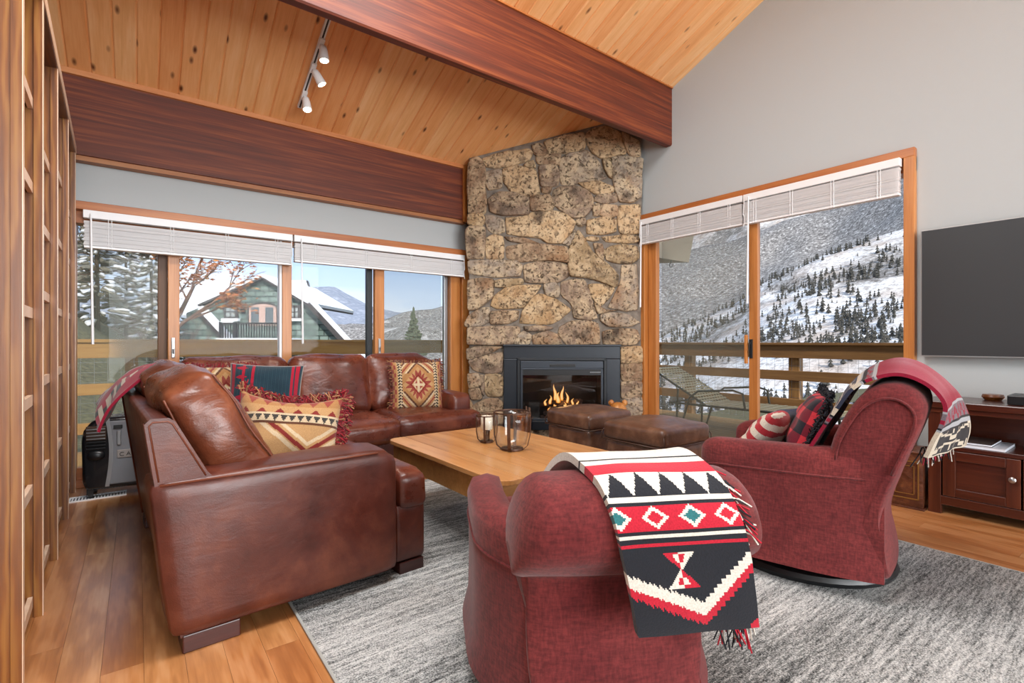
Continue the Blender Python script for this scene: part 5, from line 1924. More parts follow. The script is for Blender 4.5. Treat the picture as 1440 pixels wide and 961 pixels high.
def armchair(t, Wd, prof, arm_h, arm_front, arm_back, aw=0.13, wing=True, tuck=0.05, flare=0.02, bw=None, low=None, cap=0.14, bx=0.0):
    """chair facing +y. prof: closed side outline (y, z) of the back; arms are full-height upholstered panels"""
    hw_ = Wd / 2
    mat = M['red_fabric']
    # arms: lofted along y, outer face bulging, top rounded and slightly sloping
    for s in (-1, 1):
        rows = []
        ks = np.concatenate([np.linspace(0, 0.84, 13), 0.84 + 0.16 * np.sin(np.linspace(0, PI / 2, 10))[1:]])
        for i, k in enumerate(ks):
            y = arm_back + (arm_front - arm_back) * k
            e_ = math.sqrt(max(0.0, 1 - (max(0.0, k - 0.84) / 0.16) ** 2))
            top = arm_h + 0.02 * (1 - k) - (1 - e_) * 0.06
            # inward curve at the front and barrel curve at the back
            off = hw_ - tuck * max(0, (0.42 - k) / 0.42) ** 2 - 0.035 * max(0, (k - 0.7) / 0.3) ** 2
            wd_ = aw * (0.30 + 0.70 * e_)
            cx_ = s * (off - aw / 2)
            prof_a = [(-wd_ / 2, 0.10), (-wd_ / 2 * 1.02, 0.35), (-wd_ / 2 * 1.05, top - 0.06), (-wd_ / 2 * 0.8, top - 0.015), (0, top), (wd_ / 2 * 0.85, top - 0.012), (wd_ / 2 * 1.1, top - 0.05),
                      (wd_ / 2 * 1.02, top - 0.12), (wd_ / 2 * 1.0, 0.30), (wd_ / 2 * 1.05, 0.16), (wd_ / 2 * 1.05 + flare, 0.085), (wd_ / 2 * 0.6, 0.068), (-wd_ / 2, 0.07)]
            rows.append([(cx_ + s * p[0], y, p[1]) for p in prof_a])
        g = G()
        g.grid(rows, closed_v=True)
        n0 = len(rows[0])
        g.F.append(tuple(range(n0)))
        g.F.append(tuple(range(21 * n0, 22 * n0)))
        a = g.obj('arm', mat, t, smooth=70)
        w = G()
        pts = []
        for i in range(0, 22):
            r_ = rows[i][7]
            pts.append((r_[0] + s * 0.002, r_[1], r_[2]))
        w.tube(pts, 0.0045, 6)
        w.obj('piping', mat, a, smooth=180)
    # back: side outline swept across, ends rounded in
    P = smooth_closed(prof, 2)
    c = Vector((sum(p.x for p in P) / len(P), sum(p.y for p in P) / len(P)))
    rows = []
    b_w = (bw or Wd - 0.06) / 2
    for x in np.sin(np.linspace(-PI / 2, PI / 2, 33)):
        edge = max(0, abs(x) - (1 - cap)) / cap
        kmin = 0.78 if wing else 0.35
        k = math.sqrt(max(0.0, 1 - edge ** 2)) * (1 - kmin) + kmin if edge < 1 else kmin
        row = []
        for p in P:
            q = c + (p - c) * k
            bow = -0.03 * (1 - x * x)
            zz = q.y + 0.012 * (1 - x * x) * (q.y > 0.5)
            wid = b_w * (1 - 0.10 * max(0, (0.45 - q.y)) / 0.4) if low is None else b_w * (low + (1 - low) * sstep(0.46, 0.56, p.y))
            row.append((x * wid + bx * sstep(0.46, 0.56, p.y), q.x + bow, zz))
        rows.append(row)
    g = G()
    g.grid(rows, closed_v=True)
    n0 = len(rows[0])
    g.F.append(tuple(range(n0)))
    g.F.append(tuple(range(32 * n0, 33 * n0))[::-1])
    back = g.obj('backrest', mat, t, smooth=70)
    if wing:
        for s in (-1, 1):
            w = G()
            sh = [c + (p - c) * 0.80 for p in P]
            pts = [(s * (b_w + 0.004) * 1.0, p.x, p.y + 0.012) for p in sh if p.y > 0.52]
            pts = [q for q in pts]
            # order along the arch from the front foot over the top to the rear foot
            pts.sort(key=lambda q: math.atan2(q[2] - 0.45, -(q[1] - c.x)), reverse=True)
            w.tube(pts, 0.006, 6)
            w.obj('piping', mat, back, smooth=180)
    # seat, front panel, lower body, swivel base
    xf(softbox(Wd - 2 * aw + 0.02, arm_front - arm_back - 0.05, 0.17, 0.05, 10, (0, 0.01, 0.025), 0.004, 5, 3), (0, (arm_front + arm_back) / 2 + 0.02, 0.37)).obj('seat_cushion', mat, t, smooth=180)
    xf(softbox(Wd - 2 * aw + 0.02, 0.10, 0.25, 0.03, 8, (0, 0.02, 0)), (0, arm_front - 0.07, 0.165)).obj('front_panel', mat, t, smooth=180)
    xf(softbox(Wd - 2 * aw + 0.06, arm_front - arm_back - 0.22, 0.25, 0.03, 8), (0, (arm_front + arm_back) / 2 + 0.06, 0.175)).obj('seat_base', mat, t, smooth=180)
    g = G()
    g.lathe([(0.0, 0.0), (Wd * 0.455, 0.0), (Wd * 0.465, 0.02), (Wd * 0.455, 0.04), (Wd * 0.2, 0.06), (0.0, 0.068)], 32)
    g.obj('swivel_base', M['black'], t, smooth=40)


# right-hand chair, seen from its left side
RC_LOC = Vector((2.70, 1.135, 0.012))
RC = thing('red_armchair', 'red upholstered swivel armchair seen side on with a crimson blanket over its back', 'armchair', RC_LOC, rz=math.atan2(0.97, -0.25) - PI / 2, group='red swivel armchairs')


def pr(t_, z):
    return (0.40 - t_, z)


prof_r = [pr(0.535, 0.30), pr(0.535, 0.60), pr(0.60, 0.76), pr(0.665, 0.862), pr(0.74, 0.905), pr(0.82, 0.895), pr(0.875, 0.83), pr(0.86, 0.74), pr(0.80, 0.58), pr(0.74, 0.42), pr(0.715, 0.28), pr(0.75, 0.13), pr(0.75, 0.075), pr(0.60, 0.075)]
armchair(RC, 0.83, prof_r, 0.60, 0.40, -0.34, bw=0.80)

# front chair, seen from behind
FC_F = Vector((0.469, 0.883, 0))
FC = thing('red_armchair', 'red upholstered swivel armchair with its rolled back toward the viewer', 'armchair', (1.175, 1.187, 0.012), rz=math.atan2(FC_F.y, FC_F.x) - PI / 2, group='red swivel armchairs')
prof_f = [(-0.10, 0.28), (-0.10, 0.55), (-0.14, 0.64), (-0.22, 0.70), (-0.31, 0.722), (-0.41, 0.698), (-0.465, 0.625), (-0.45, 0.54), (-0.395, 0.49), (-0.345, 0.475), (-0.335, 0.43), (-0.335, 0.30), (-0.36, 0.12), (-0.36, 0.05), (-0.2, 0.05)]
armchair(FC, 0.71, prof_f, 0.56, 0.40, -0.325, aw=0.125, wing=False, bw=0.665, tuck=0.12, low=0.73, cap=0.26, bx=0.045)


# blanket over the front chair
def fb_pattern(u, v):
    q = 96.0
    n = 192.0
    uu = math.floor(u * q) / q + 0.5 / q
    p = math.floor(v * n) / n + 0.5 / n
    B = FB_BANDS
    if p < B[0]:
        return WH
    if p < B[1]:
        return BK
    if p < B[2]:
        return WH
    if p < B[3]:
        return CR
    if p < B[4]:
        k = (p - B[3]) / (B[4] - B[3])
        return WH if abs((uu * 5.0 + 0.42) % 1 - 0.5) < 0.5 * (1 - k) else BK
    if p < B[5]:
        return BK
    if p < B[6]:
        return WH
    if p < B[7]:
        return BK
    if p < B[8]:
        k = (p - (B[7] + B[8]) / 2) / (B[8] - B[7])
        w = (uu - 0.03) / 0.29
        ci = int(round(w))
        dw = abs(w - ci)
        if dw / 0.23 + abs(k) / 0.29 < 1:
            return TL if ci % 2 == 0 else CR
        if dw / 0.37 + abs(k) / 0.47 < 1:
            return WH
        return CR
    if p < B[9]:
        return BK
    if p < B[10]:
        return WH
    if p < B[11]:
        return BK
    if p < B[12]:
        return CR
    # black field: hourglass and zigzag
    du, dk = uu - 0.43, p - 0.793
    r_ = abs(dk) / 0.056
    if r_ < 1 and abs(du) < r_ * 0.125 + 0.006:
        red_side = (du < 0) == (dk < 0)
        if abs(du) < 0.06 * r_ and 0.42 < r_ < 0.85:
            red_side = not red_side
        return CR if red_side else WH
    zig = 0.915 - (0.56 - uu) * 0.17 if uu < 0.56 else 0.915 - (uu - 0.56) * 0.345
    saw = 0.012 * ((uu * 26) % 1)
    if zig - 0.026 + saw < p < zig + 0.016 + saw * 0.5:
        return WH
    if zig + 0.016 + saw * 0.5 <= p < zig + 0.042 + saw:
        return CR
    if uu > 0.93 and p > 0.955 + (1 - uu) * 0.3:
        return CR
    return BK


FB_BANDS = (0.39, 0.40, 0.43, 0.49, 0.572, 0.574, 0.59, 0.597, 0.67, 0.68, 0.695, 0.71, 0.72)
fpath = [(-0.10, 0.62), (-0.13, 0.665), (-0.18, 0.712), (-0.25, 0.745), (-0.33, 0.75), (-0.43, 0.72), (-0.49, 0.64), (-0.499, 0.56), (-0.496, 0.47), (-0.49, 0.38)]


def fb_x(u, v):
    return -0.17 + 0.16 * v + u * (0.345 - 0.04 * v)


FBL = thing('throw_blanket', 'red black and white patterned blanket over the back of the front armchair', 'blanket', FC.location, rz=FC.rotation_euler.z)
g, rows = drape(fpath, fb_x, 96, 192, fb_pattern, 0.022, 0.012, 2)
g.obj('cloth', M['cloth'], FBL, smooth=60)


def fringe_strip(starts, dirs, cols, L, n, seed, name, t, wire=0.0022):
    rr = random.Random(seed)
    g = G()
    for k in range(n):
        f = k / max(n - 1, 1)
        i = min(int(f * (len(starts) - 1)), len(starts) - 2)
        p = Vector(starts[i]).lerp(Vector(starts[i + 1]), f * (len(starts) - 1) - i)
        d = Vector(dirs) + Vector((rr.uniform(-.5, .5), rr.uniform(-.5, .5), rr.uniform(-.4, .4)))
        n0 = len(g.F)
        m = p + d * L * 0.5 + Vector((rr.uniform(-1, 1), rr.uniform(-1, 1), 0)) * L * 0.15
        e_ = p + d * L + Vector((0, 0, -L * 0.5)) + Vector((rr.uniform(-1, 1), rr.uniform(-1, 1), rr.uniform(-1, 1))) * L * 0.2
        g.tube([p, m, e_], wire, 4, cap=False)
        g.C += [rr.choice(cols)] * (len(g.F) - n0)
    return g.obj(name, M['cloth'], t, kind='stuff')


edge_r = [rows[-1][j] for j in range(80, 140, 6)]
fringe_strip(edge_r, (0.8, -0.25, -0.2), [WH, CR, BK], 0.035, 70, 4, 'fringe', FBL)
hem = [(rows[i][-1][0], rows[i][-1][1] + 0.03, rows[i][-1][2] + 0.01) for i in range(72, 97, 6)]
fringe_strip(hem, (0.1, 0, -0.7), [WH, CR, BK], 0.055, 46, 6, 'fringe', FBL)


# blanket over the right chair
def rb_pattern(u, v):
    cream, crim, navy_, grey, blk = (0.55, 0.48, 0.38), (0.25, 0.008, 0.03), (0.03, 0.035, 0.06), (0.16, 0.13, 0.15), (0.012, 0.012, 0.016)
    q = 90.0
    p = math.floor(v * q) / q
    uu = math.floor(u * 60) / 60

    def band(a, b_):
        k = (p - a) / (b_ - a)
        if 0 <= k < 0.12 or 0.88 < k <= 1:
            return (0.35, 0.36, 0.38)
        if 0.12 <= k < 0.22 or 0.78 < k <= 0.88:
            return blk
        return crim if abs(k - 0.5 - 0.18 * math.sin(uu * 40)) < 0.12 else grey

    def elk(a, b_):
        k = (p - a) / (b_ - a) * 2 - 1
        w = uu * 2 - 1
        if abs(k) < 0.76 and abs(w) < (1.1 if a < 0.5 else 0.90):
            # branching antlers
            d1 = abs(abs(k) * 0.8 - 0.12 - 0.5 * abs(w + 0.1) ** 1.5)
            if d1 < 0.07 and abs(k) > 0.06:
                return cream
            if abs((w * 3.0) % 1 - 0.5) < 0.10 and 0.3 < abs(k) < 0.62:
                return cream
            return navy_ if a < 0.5 else blk
        return cream
    if p < 0.17:
        return crim
    if p < 0.23:
        return band(0.17, 0.23)
    if p < 0.41:
        return elk(0.23, 0.41)
    if p < 0.47:
        return band(0.41, 0.47)
    if p < 0.78:
        return crim if abs((uu * 8) % 1 - 0.5) > 0.06 else (0.26, 0.012, 0.04)
    if p < 0.87:
        return band(0.78, 0.87)
    return elk(0.86, 1.0)


rpath = [pr(0.46, 0.56), pr(0.51, 0.66), pr(0.565, 0.77), pr(0.635, 0.875), pr(0.72, 0.93), pr(0.80, 0.945), pr(0.88, 0.905), pr(0.925, 0.83), pr(0.915, 0.75), pr(0.89, 0.68), pr(0.87, 0.61)]


def rb_x(u, v):
    return -0.37 + 0.62 * u + 0.03 * sstep(0.6, 1.0, v)


def rb_off(u, v):
    k = sstep(0.62, 0.95, v)
    return (-0.15 * u * k, (0.045 * math.sin(PI * min(1.0, u * 0.9 + 0.02)) - 0.012) * sstep(0.0, 0.3, v) * (1 - k) - 0.02 * u * k - 0.02 * u * math.sin(v * 7))


RBL = thing('throw_blanket', 'crimson blanket with cream and black end bands over the side on armchair', 'blanket', RC.location, rz=RC.rotation_euler.z)
g, rows = drape(rpath, rb_x, 80, 110, rb_pattern, 0.014, 0.010, 6, off=rb_off)
g.obj('cloth', M['cloth'], RBL, smooth=60)
hem = [(rows[i][-1][0], rows[i][-1][1] + 0.04, rows[i][-1][2] + 0.02) for i in range(20, 81, 10)]
fringe_strip(hem, (0.0, 0.1, -0.8), [WH, (0.33, 0.02, 0.05), BK], 0.05, 60, 8, 'fringe', RBL)

# pillows on the right chair
rcz = RC.rotation_euler.z
mrc = Matrix.Translation(RC.location) @ Matrix.Rotation(rcz, 4, 'Z')
place_pillow('plaid_pillow', 'red and black plaid pillow with shaggy black edge on the side on armchair', 0.42, 0.40, 0.15, plaid, '', mrc @ Vector((-0.03, -0.02, 0.625)), rcz + PI + R(12), -22,
             fr=dict(cols=[(0.012, 0.014, 0.02), (0.02, 0.022, 0.03)], n_side=90, L=0.035, seed=31, dup=2, wire=0.003), seed=33, back=None)
place_pillow('flag_pillow', 'cream and red striped pillow with navy corner on the side on armchair', 0.38, 0.34, 0.13, flag, '', mrc @ Vector((-0.08, 0.16, 0.585)), rcz + PI - R(8), -38, seed=37, back=None)


# blanket over the sofa's far end
def sb_pattern(u, v):
    q = 60.0
    p, uu = math.floor(v * q) / q, math.floor(u * 40) / 40
    crim, cream, blk, grey = (0.33, 0.014, 0.04), (0.58, 0.50, 0.40), (0.015, 0.015, 0.02), (0.42, 0.40, 0.40)
    d = u
    if d < 0.14:
        return grey if (int(uu * 40) + int(p * 30)) % 3 else crim
    if d < 0.62 and d >= 0.36:
        k = int((u - 0.36) / 0.087)
        m = int(p * 26) % 4
        return (cream, blk, cream, crim)[(m + k) % 4] if k != 1 else (blk, cream, crim, cream)[(m + k) % 4]
    if 0.14 <= d < 0.36 or d >= 0.62:
        if d > 0.70 and p > 0.86 and abs((u * 6) % 1 - 0.5) < 0.2:
            return blk
        return crim
    return crim


# local frame of the sofa piece: x out of the back, y along it; path runs from the seat side over the back and down behind
SBL = thing('throw_blanket', 'crimson blanket with checked band over the far end of the near sofa back', 'blanket', SA.location, rz=SA.rotation_euler.z - PI / 2)
# in this rotated frame: x = -(along), y = out of the back
spath = [(0.34, 0.80), (0.28, 0.885), (0.18, 0.935), (0.08, 0.95), (0.0, 0.93), (-0.07, 0.885), (-0.125, 0.83), (-0.165, 0.77), (-0.19, 0.72)]


def sb_x(u, v):
    return -1.62 + 0.60 * u - 0.05 * v


def sb_off(u, v):
    return (0.0, -0.09 * u * sstep(0.45, 1.0, v) + 0.02 * math.sin(u * 9 + v * 6) * v)


g, rows = drape(spath, sb_x, 60, 90, sb_pattern, 0.012, 0.022, 9, off=sb_off)
g.obj('cloth', M['cloth'], SBL, smooth=60)

# ------------------------------------------------------------------ rug
rt = NT('grey_heathered_rug')
v = rt.obj()
st = rt.noise(rt.map(v, (1.6, 24, 1)), 1.6, 6, 0.7)
pa = rt.noise(rt.map(v, (0.5, 1.3, 1)), 1.5, 3, 0.5)
sp = rt.noise(v, 170, 2, 0.7)
sp2 = rt.noise(rt.map(v, (18, 60, 1)), 1.6, 3, 0.6)
m_ = rt.math('ADD', rt.math('MULTIPLY', st, 0.36), rt.math('ADD', rt.math('MULTIPLY', pa, 0.22), rt.math('ADD', rt.math('MULTIPLY', sp, 0.44), rt.math('MULTIPLY', sp2, 0.26))))
rt.set(col=rt.ramp(m_, [(0.52, '#2d2e2f'), (0.605, '#747776'), (0.67, '#a9abaa'), (0.76, '#cfd1cf')]), rough=0.97, spec=0.1, normal=rt.bump(sp, 0.6, 0.006))
RUG = thing('area_rug', 'large grey heathered rug under the seating group', 'rug', (1.89, 1.45, 0))
G().box(-1.385, 1.385, -2.05, 2.05, 0.0006, 0.011).obj('pile', rt.m, RUG, bevel=0.003)
g = G()
for s in (-1, 1):
    g.tube([(s * 1.388, -2.05, 0.0065), (s * 1.388, 2.05, 0.0065)], 0.006, 6)
g.split('bound_edge', plain('rug_binding', '#a7aaa6', 0.9), RUG)

# ------------------------------------------------------------------ coffee table
M['tabletop'] = wood('pine_tabletop', ('#855327', '#b57e48', '#cc9b66'), 'y', 9, 80, 0.3, 0.3, var=0.2, knots=0.35)
M['table_apron'] = wood('pine_apron', ('#8f602e', '#b17d45', '#c69258'), 'x', 12, 80, 0.4, 0.1)
CT = thing('coffee_table', 'square low pine coffee table with rounded corners on the grey rug', 'table', (1.705, 2.405, 0.012), rz=R(0.5))
TW, TL_ = 0.86, 1.24
tw2, tl2 = TW / 2, TL_ / 2
nb = 7
for k in range(nb):
    x0, x1 = -tw2 + TW * k / nb, -tw2 + TW * (k + 1) / nb
    if k == 0 or k == nb - 1:
        s = -1 if k == 0 else 1
        xo, xi = (x0, x1) if k == 0 else (x1, x0)
        r = 0.07
        arc_ = [(xo - s * (r - r * math.cos(a)), -tl2 + r - r * math.sin(a)) for a in np.linspace(0, PI / 2, 6)]
        pol = arc_ + [(xi, -tl2), (xi, tl2)] + [(p[0], -p[1]) for p in arc_[::-1]]
        if s > 0:
            pol = pol[::-1]
        G().prism(pol, 'z', 0.423, 0.448).obj('top_board', M['tabletop'], CT, bevel=0.003)
    else:
        G().box(x0 + 0.0006, x1 - 0.0006, -tl2, tl2, 0.423, 0.448).obj('top_board', M['tabletop'], CT, bevel=0.0015)
ax, ay = tw2 - 0.04, tl2 - 0.045
G().box(-ax, -ax + 0.022, -ay, ay, 0.29, 0.423).obj('apron', M['table_apron'], CT, bevel=0.003)
G().box(ax - 0.022, ax, -ay, ay, 0.29, 0.423).obj('apron', M['table_apron'], CT, bevel=0.003)
G().box(-ax, ax, -ay, -ay + 0.022, 0.29, 0.423).obj('apron', M['table_apron'], CT, bevel=0.003)
G().box(-ax, ax, ay - 0.022, ay, 0.29, 0.423).obj('apron', M['table_apron'], CT, bevel=0.003)
for sx in (-1, 1):
    for sy in (-1, 1):
        g = G()
        cx_, cy_ = sx * (ax - 0.03), sy * (ay - 0.03)
        vs = []
        for (z, w_) in ((0.423, 0.04), (0.26, 0.04), (0.0, 0.026)):
            vs += [(cx_ - w_, cy_ - w_, z), (cx_ + w_, cy_ - w_, z), (cx_ + w_, cy_ + w_, z), (cx_ - w_, cy_ + w_, z)]
        fs = [(0, 1, 2, 3), (11, 10, 9, 8)]
        for a in (0, 4):
            fs += [(a + i, a + 4 + i, a + 4 + (i + 1) % 4, a + (i + 1) % 4) for i in range(4)]
        g.add(vs, fs)
        g.obj('leg', M['table_apron'], CT, bevel=0.004)

# candle lanterns
def lantern(loc, rad, hgt, label, candle):
    t = thing('candle_lantern', label, 'lantern', loc)
    gl = G()
    gl.lathe([(0.004, 0.014), (rad * 0.55, 0.016), (rad * 0.82, hgt * 0.16), (rad * 0.93, hgt * 0.40), (rad * 0.97, hgt * 0.75), (rad * 0.99, hgt * 0.98), (rad * 0.96, hgt * 0.98), (rad * 0.93, hgt * 0.75), (rad * 0.89, hgt * 0.40), (rad * 0.78, hgt * 0.18), (rad * 0.5, 0.022), (0.004, 0.02)], 32)
    gl.obj('glass_bowl', M['clear_glass'], t, smooth=180)
    G().lathe([(rad * 0.3, 0.0), (rad * 0.62, 0.0), (rad * 0.64, 0.006), (rad * 0.62, 0.012), (rad * 0.3, 0.012)], 24, closed=True).obj('base_ring', M['dark_metal'], t, smooth=40)
    G().lathe([(rad * 1.0, hgt - 0.003), (rad * 1.04, hgt - 0.003), (rad * 1.04, hgt + 0.004), (rad * 1.0, hgt + 0.004)], 32, closed=True).obj('rim', M['dark_metal'], t, smooth=40)
    for k in range(4):
        a = 2 * PI * k / 4 + 0.75
        g = G()
        prof = [(rad * 0.62, 0.004), (rad * 0.86, hgt * 0.12), (rad * 1.0, hgt * 0.40), (rad * 1.03, hgt * 0.75), (rad * 1.03, hgt)]
        w_ = rad * 0.09
        rows = []
        for (r, z) in prof:
            c_, s_ = math.cos(a), math.sin(a)
            rows.append([(r * c_ - w_ * s_, r * s_ + w_ * c_, z), (r * c_ + w_ * s_, r * s_ - w_ * c_, z), ((r + 0.004) * c_ + w_ * s_, (r + 0.004) * s_ - w_ * c_, z), ((r + 0.004) * c_ - w_ * s_, (r + 0.004) * s_ + w_ * c_, z)])
        g.grid(rows, closed_v=True)
        g.obj('strap', M['dark_metal'], t)
    return t


lantern((1.72, 2.29, 0.46), 0.102, 0.215, 'large glass candle lantern in a dark strap frame on the coffee table', False)
LS = lantern((1.72, 2.55, 0.46), 0.063, 0.165, 'small glass candle lantern in a dark wire frame on the coffee table', True)
G().lathe([(0.0, 0.02), (0.018, 0.02), (0.018, 0.028), (0.008, 0.036), (0.008, 0.07), (0.025, 0.075), (0.025, 0.08), (0.0, 0.08)], 16, (1.72, 2.55, 0.46)).obj('tmp', M['dark_metal'], None)
o = bpy.data.objects['tmp']
o.name = 'candle_stand'
tag(o, 'little dark stand under the white candle inside the small lantern', 'candle stand')
cd = G().lathe([(0.0, 0.0), (0.034, 0.0), (0.036, 0.004), (0.036, 0.075), (0.033, 0.08), (0.0, 0.076)], 24).obj('pillar_candle', plain('ivory_wax', '#efe6d3', 0.5), None, smooth=50, loc=(1.72, 2.55, 0.541))
tag(cd, 'white pillar candle inside the small lantern on the coffee table', 'candle')
G().tube([(0, 0, 0.075), (0.001, 0, 0.088)], 0.0012, 5).obj('wick', M['black'], cd)

# ottomans
M['ott_welt'] = plain('dark_leather_welt', '#4a3022', 0.45)
def ottoman(loc, s, label, rz=0.0):
    t = thing('leather_ottoman', label, 'ottoman', loc, rz, group='dark brown leather ottomans')
    h_ = s / 2
    for sx in (-1, 1):
        for sy in (-1, 1):
            G().box(sx * (h_ - 0.05) - 0.03, sx * (h_ - 0.05) + 0.03, sy * (h_ - 0.05) - 0.03, sy * (h_ - 0.05) + 0.03, 0, 0.05).obj('foot', M['sofa_wood'], t)
    xf(softbox(s - 0.02, s - 0.02, 0.29, 0.025, 10, (0.008, 0.008, 0)), (0, 0, 0.185)).obj('base', M['ott_leather'], t, smooth=180)

    def dome(p):
        k = max(0, p.z / 0.07)
        d = max(abs(p.x), abs(p.y)) / h_
        dd = math.sqrt((p.x / h_) ** 2 + (p.y / h_) ** 2)
        tuck = 0.02 * max(0, (abs(p.x * p.y) / h_ ** 2 - 0.6)) / 0.4
        return (p.x * (1 - tuck), p.y * (1 - tuck), p.z + (0.022 * (1 - min(1, dd) ** 2)) * k)
    xf(softbox(s + 0.02, s + 0.02, 0.14, 0.042, 16, (0.0, 0.0, 0.01), 0.004, 6, 2, taper=dome), (0, 0, 0.395)).obj('cushion_top', M['ott_leather'], t, smooth=180)
    g = G()
    e_ = h_ + 0.004
    g.tube([(-e_, -e_, 0.33), (e_, -e_, 0.33), (e_, e_, 0.33), (-e_, e_, 0.33)], 0.006, 6, closed=True)
    for sx in (-1, 1):
        for sy in (-1, 1):
            g.tube([(sx * e_, sy * e_, 0.33), (sx * (e_ + 0.0), sy * (e_ + 0.0), 0.38), (sx * (e_ - 0.025), sy * (e_ - 0.025), 0.43)], 0.004, 5)
    g.split('welt', M['ott_welt'], t, smooth=180)
    return t


ottoman((3.235, 3.165, 0.0115), 0.54, 'dark brown leather ottoman in front of the fireplace', 0)
ottoman((3.14, 2.37, 0.0115), 0.56, 'dark brown leather ottoman nearer the side on armchair', 0)

# ------------------------------------------------------------------ oak bookcase
BC = thing('bookcase', 'tall open oak bookcase along the wall at the left of the room', 'bookcase', (-0.316, 3.4, 0), rz=R(1.57))
Y_UP = [2.15, 2.70, 3.34, 4.06, 4.74]


def by(y):
    return y - 3.4


for y in Y_UP:
    G().box(-0.30, -0.026, by(y) - 0.011, by(y) + 0.011, 0.0, 2.46).obj('side_panel', M['oakz'], BC)
    s = G().box(-0.028, -0.002, by(y) - 0.019, by(y) + 0.019, 0.0, 2.43).obj('face_stile', M['oakz'], BC, bevel=0.001)
    G().box(-0.0025, 0.0, by(y) - 0.017, by(y) + 0.017, 0.0, 2.43).obj('edge_glare', M['oak_glare'], s)  # thin strip coloured as the window's glare on the stile front
for (a, b_), zs in zip(zip(Y_UP, Y_UP[1:]), ([0.08, 0.52, 0.87, 1.21, 1.70, 2.03], [0.08, 0.50, 0.92, 1.31, 1.61, 1.95], [0.08, 0.50, 0.93, 1.27, 1.67, 2.05], [0.08, 0.48, 0.92, 1.28, 1.66, 2.0])):
    for z in zs:
        s = G().box(-0.29, -0.045, by(a) + 0.011, by(b_) - 0.011, z - 0.02, z).obj('shelf', M['oaky'], BC)
        G().box(-0.045, -0.030, by(a) + 0.011, by(b_) - 0.011, z - 0.04, z + 0.001).obj('shelf_nosing', M['oak_glare'], s)
G().box(-0.30, -0.29, by(2.15), by(4.76), 0.0, 2.46).obj('back_panel', M['oakz'], BC)
G().box(-0.30, 0.0, by(2.13), by(4.77), 2.43, 2.49).obj('top_rail', M['oaky'], BC, bevel=0.003)
G().box(0.0, 0.003, by(2.13), by(4.77), 2.432, 2.488).obj('edge_glare', M['oak_glare'], BC)
jar = G().lathe([(0.0, 0.0), (0.035, 0.0), (0.04, 0.01), (0.036, 0.025), (0.04, 0.04), (0.036, 0.055), (0.04, 0.07), (0.036, 0.085), (0.038, 0.10), (0.03, 0.115), (0.0, 0.118)], 20).obj('ribbed_jar', plain('grey_white_glaze', '#c9ccd0', 0.3), None, smooth=40, loc=(-0.40, 3.10, 1.612))
tag(jar, 'small grey white ribbed jar standing on a bookcase shelf', 'jar')

# ------------------------------------------------------------------ portable heater and floor register
HT = thing('portable_heater', 'black portable air heater on casters between bookcase and sofa', 'heater', (-0.10, 4.53, 0), rz=R(-6))
M['heater_shell'] = plain('gloss_black_shell', '#16171a', 0.22, coat=0.3)
prof = [(-0.17, 0.06), (-0.19, 0.12), (-0.195, 0.40), (-0.185, 0.47), (-0.14, 0.535), (-0.08, 0.555), (0.12, 0.555), (0.17, 0.53), (0.185, 0.48), (0.185, 0.10), (0.165, 0.06)]
G().prism(prof, 'y', -0.10, 0.11).obj('shell', M['heater_shell'], HT, bevel=0.02, smooth=40)
G().box(-0.045, 0.175, -0.106, -0.09, 0.09, 0.53).obj('grey_panel', M['grey_plastic'], HT, bevel=0.01)
G().box(-0.17, -0.06, -0.108, -0.095, 0.40, 0.50).obj('air_outlet', plain('smoky_brown_plastic', '#4a3a30', 0.25), HT, bevel=0.01)
for k in range(7):
    G().box(-0.165, -0.065, -0.115, -0.103, 0.345 + k * 0.022, 0.351 + k * 0.022).obj('louvre', M['steel'] if k > 2 else M['black'], HT)
pts = [(-0.055 + 0.022 * math.sin(PI * q), -0.109, 0.08 + 0.47 * q) for q in np.linspace(0, 1, 14)]
g = G()
g.grid([[(p[0] - 0.011, p[1], p[2]), (p[0] + 0.011, p[1], p[2]), (p[0] + 0.011, p[1] + 0.02, p[2]), (p[0] - 0.011, p[1] + 0.02, p[2])] for p in pts], closed_v=True)
g.obj('silver_strip', M['steel'], HT, label='curved silver strip')
G().ball((-0.115, -0.105, 0.30), (0.05, 0.02, 0.035), 12, 8).obj('dial', M['black'], HT, smooth=180)
G().box(0.0, 0.022, -0.116, -0.10, 0.36, 0.46).obj('control_slot', M['steel'], HT, bevel=0.003)
G().box(-0.02, 0.03, -0.115, -0.10, 0.475, 0.50).obj('button', M['black'], HT, bevel=0.003)
pl = G().box(0.0, 0.165, -0.112, -0.10, 0.27, 0.325).obj('name_plate', plain('pale_name_plate', '#9b938e', 0.4), HT, bevel=0.003)
fc_ = bpy.data.curves.new('lettering', 'FONT')
fc_.body = 'CAN'
fc_.size = 0.04
fc_.space_character = 1.5
fc_.extrude = 0.001
fc_.materials.append(plain('dark_lettering', '#3a3634', 0.5))
fo = bpy.data.objects.new('letter_source', fc_)
COL.objects.link(fo)
bpy.context.view_layer.update()
lme = bpy.data.meshes.new_from_object(fo.evaluated_get(bpy.context.evaluated_depsgraph_get()))
bpy.data.objects.remove(fo)
link(lme, 'lettering', pl, loc=(0.012, -0.1135, 0.283), rot=(R(90), 0, 0))
for (x, y) in ((-0.15, -0.07), (-0.15, 0.08), (0.15, -0.07), (0.15, 0.08)):
    G().box(x - 0.018, x + 0.018, y - 0.018, y + 0.018, 0.03, 0.07).tube([(x - 0.012, y, 0.02), (x + 0.012, y, 0.02)], 0.02, 12).obj('caster', M['black'], HT)

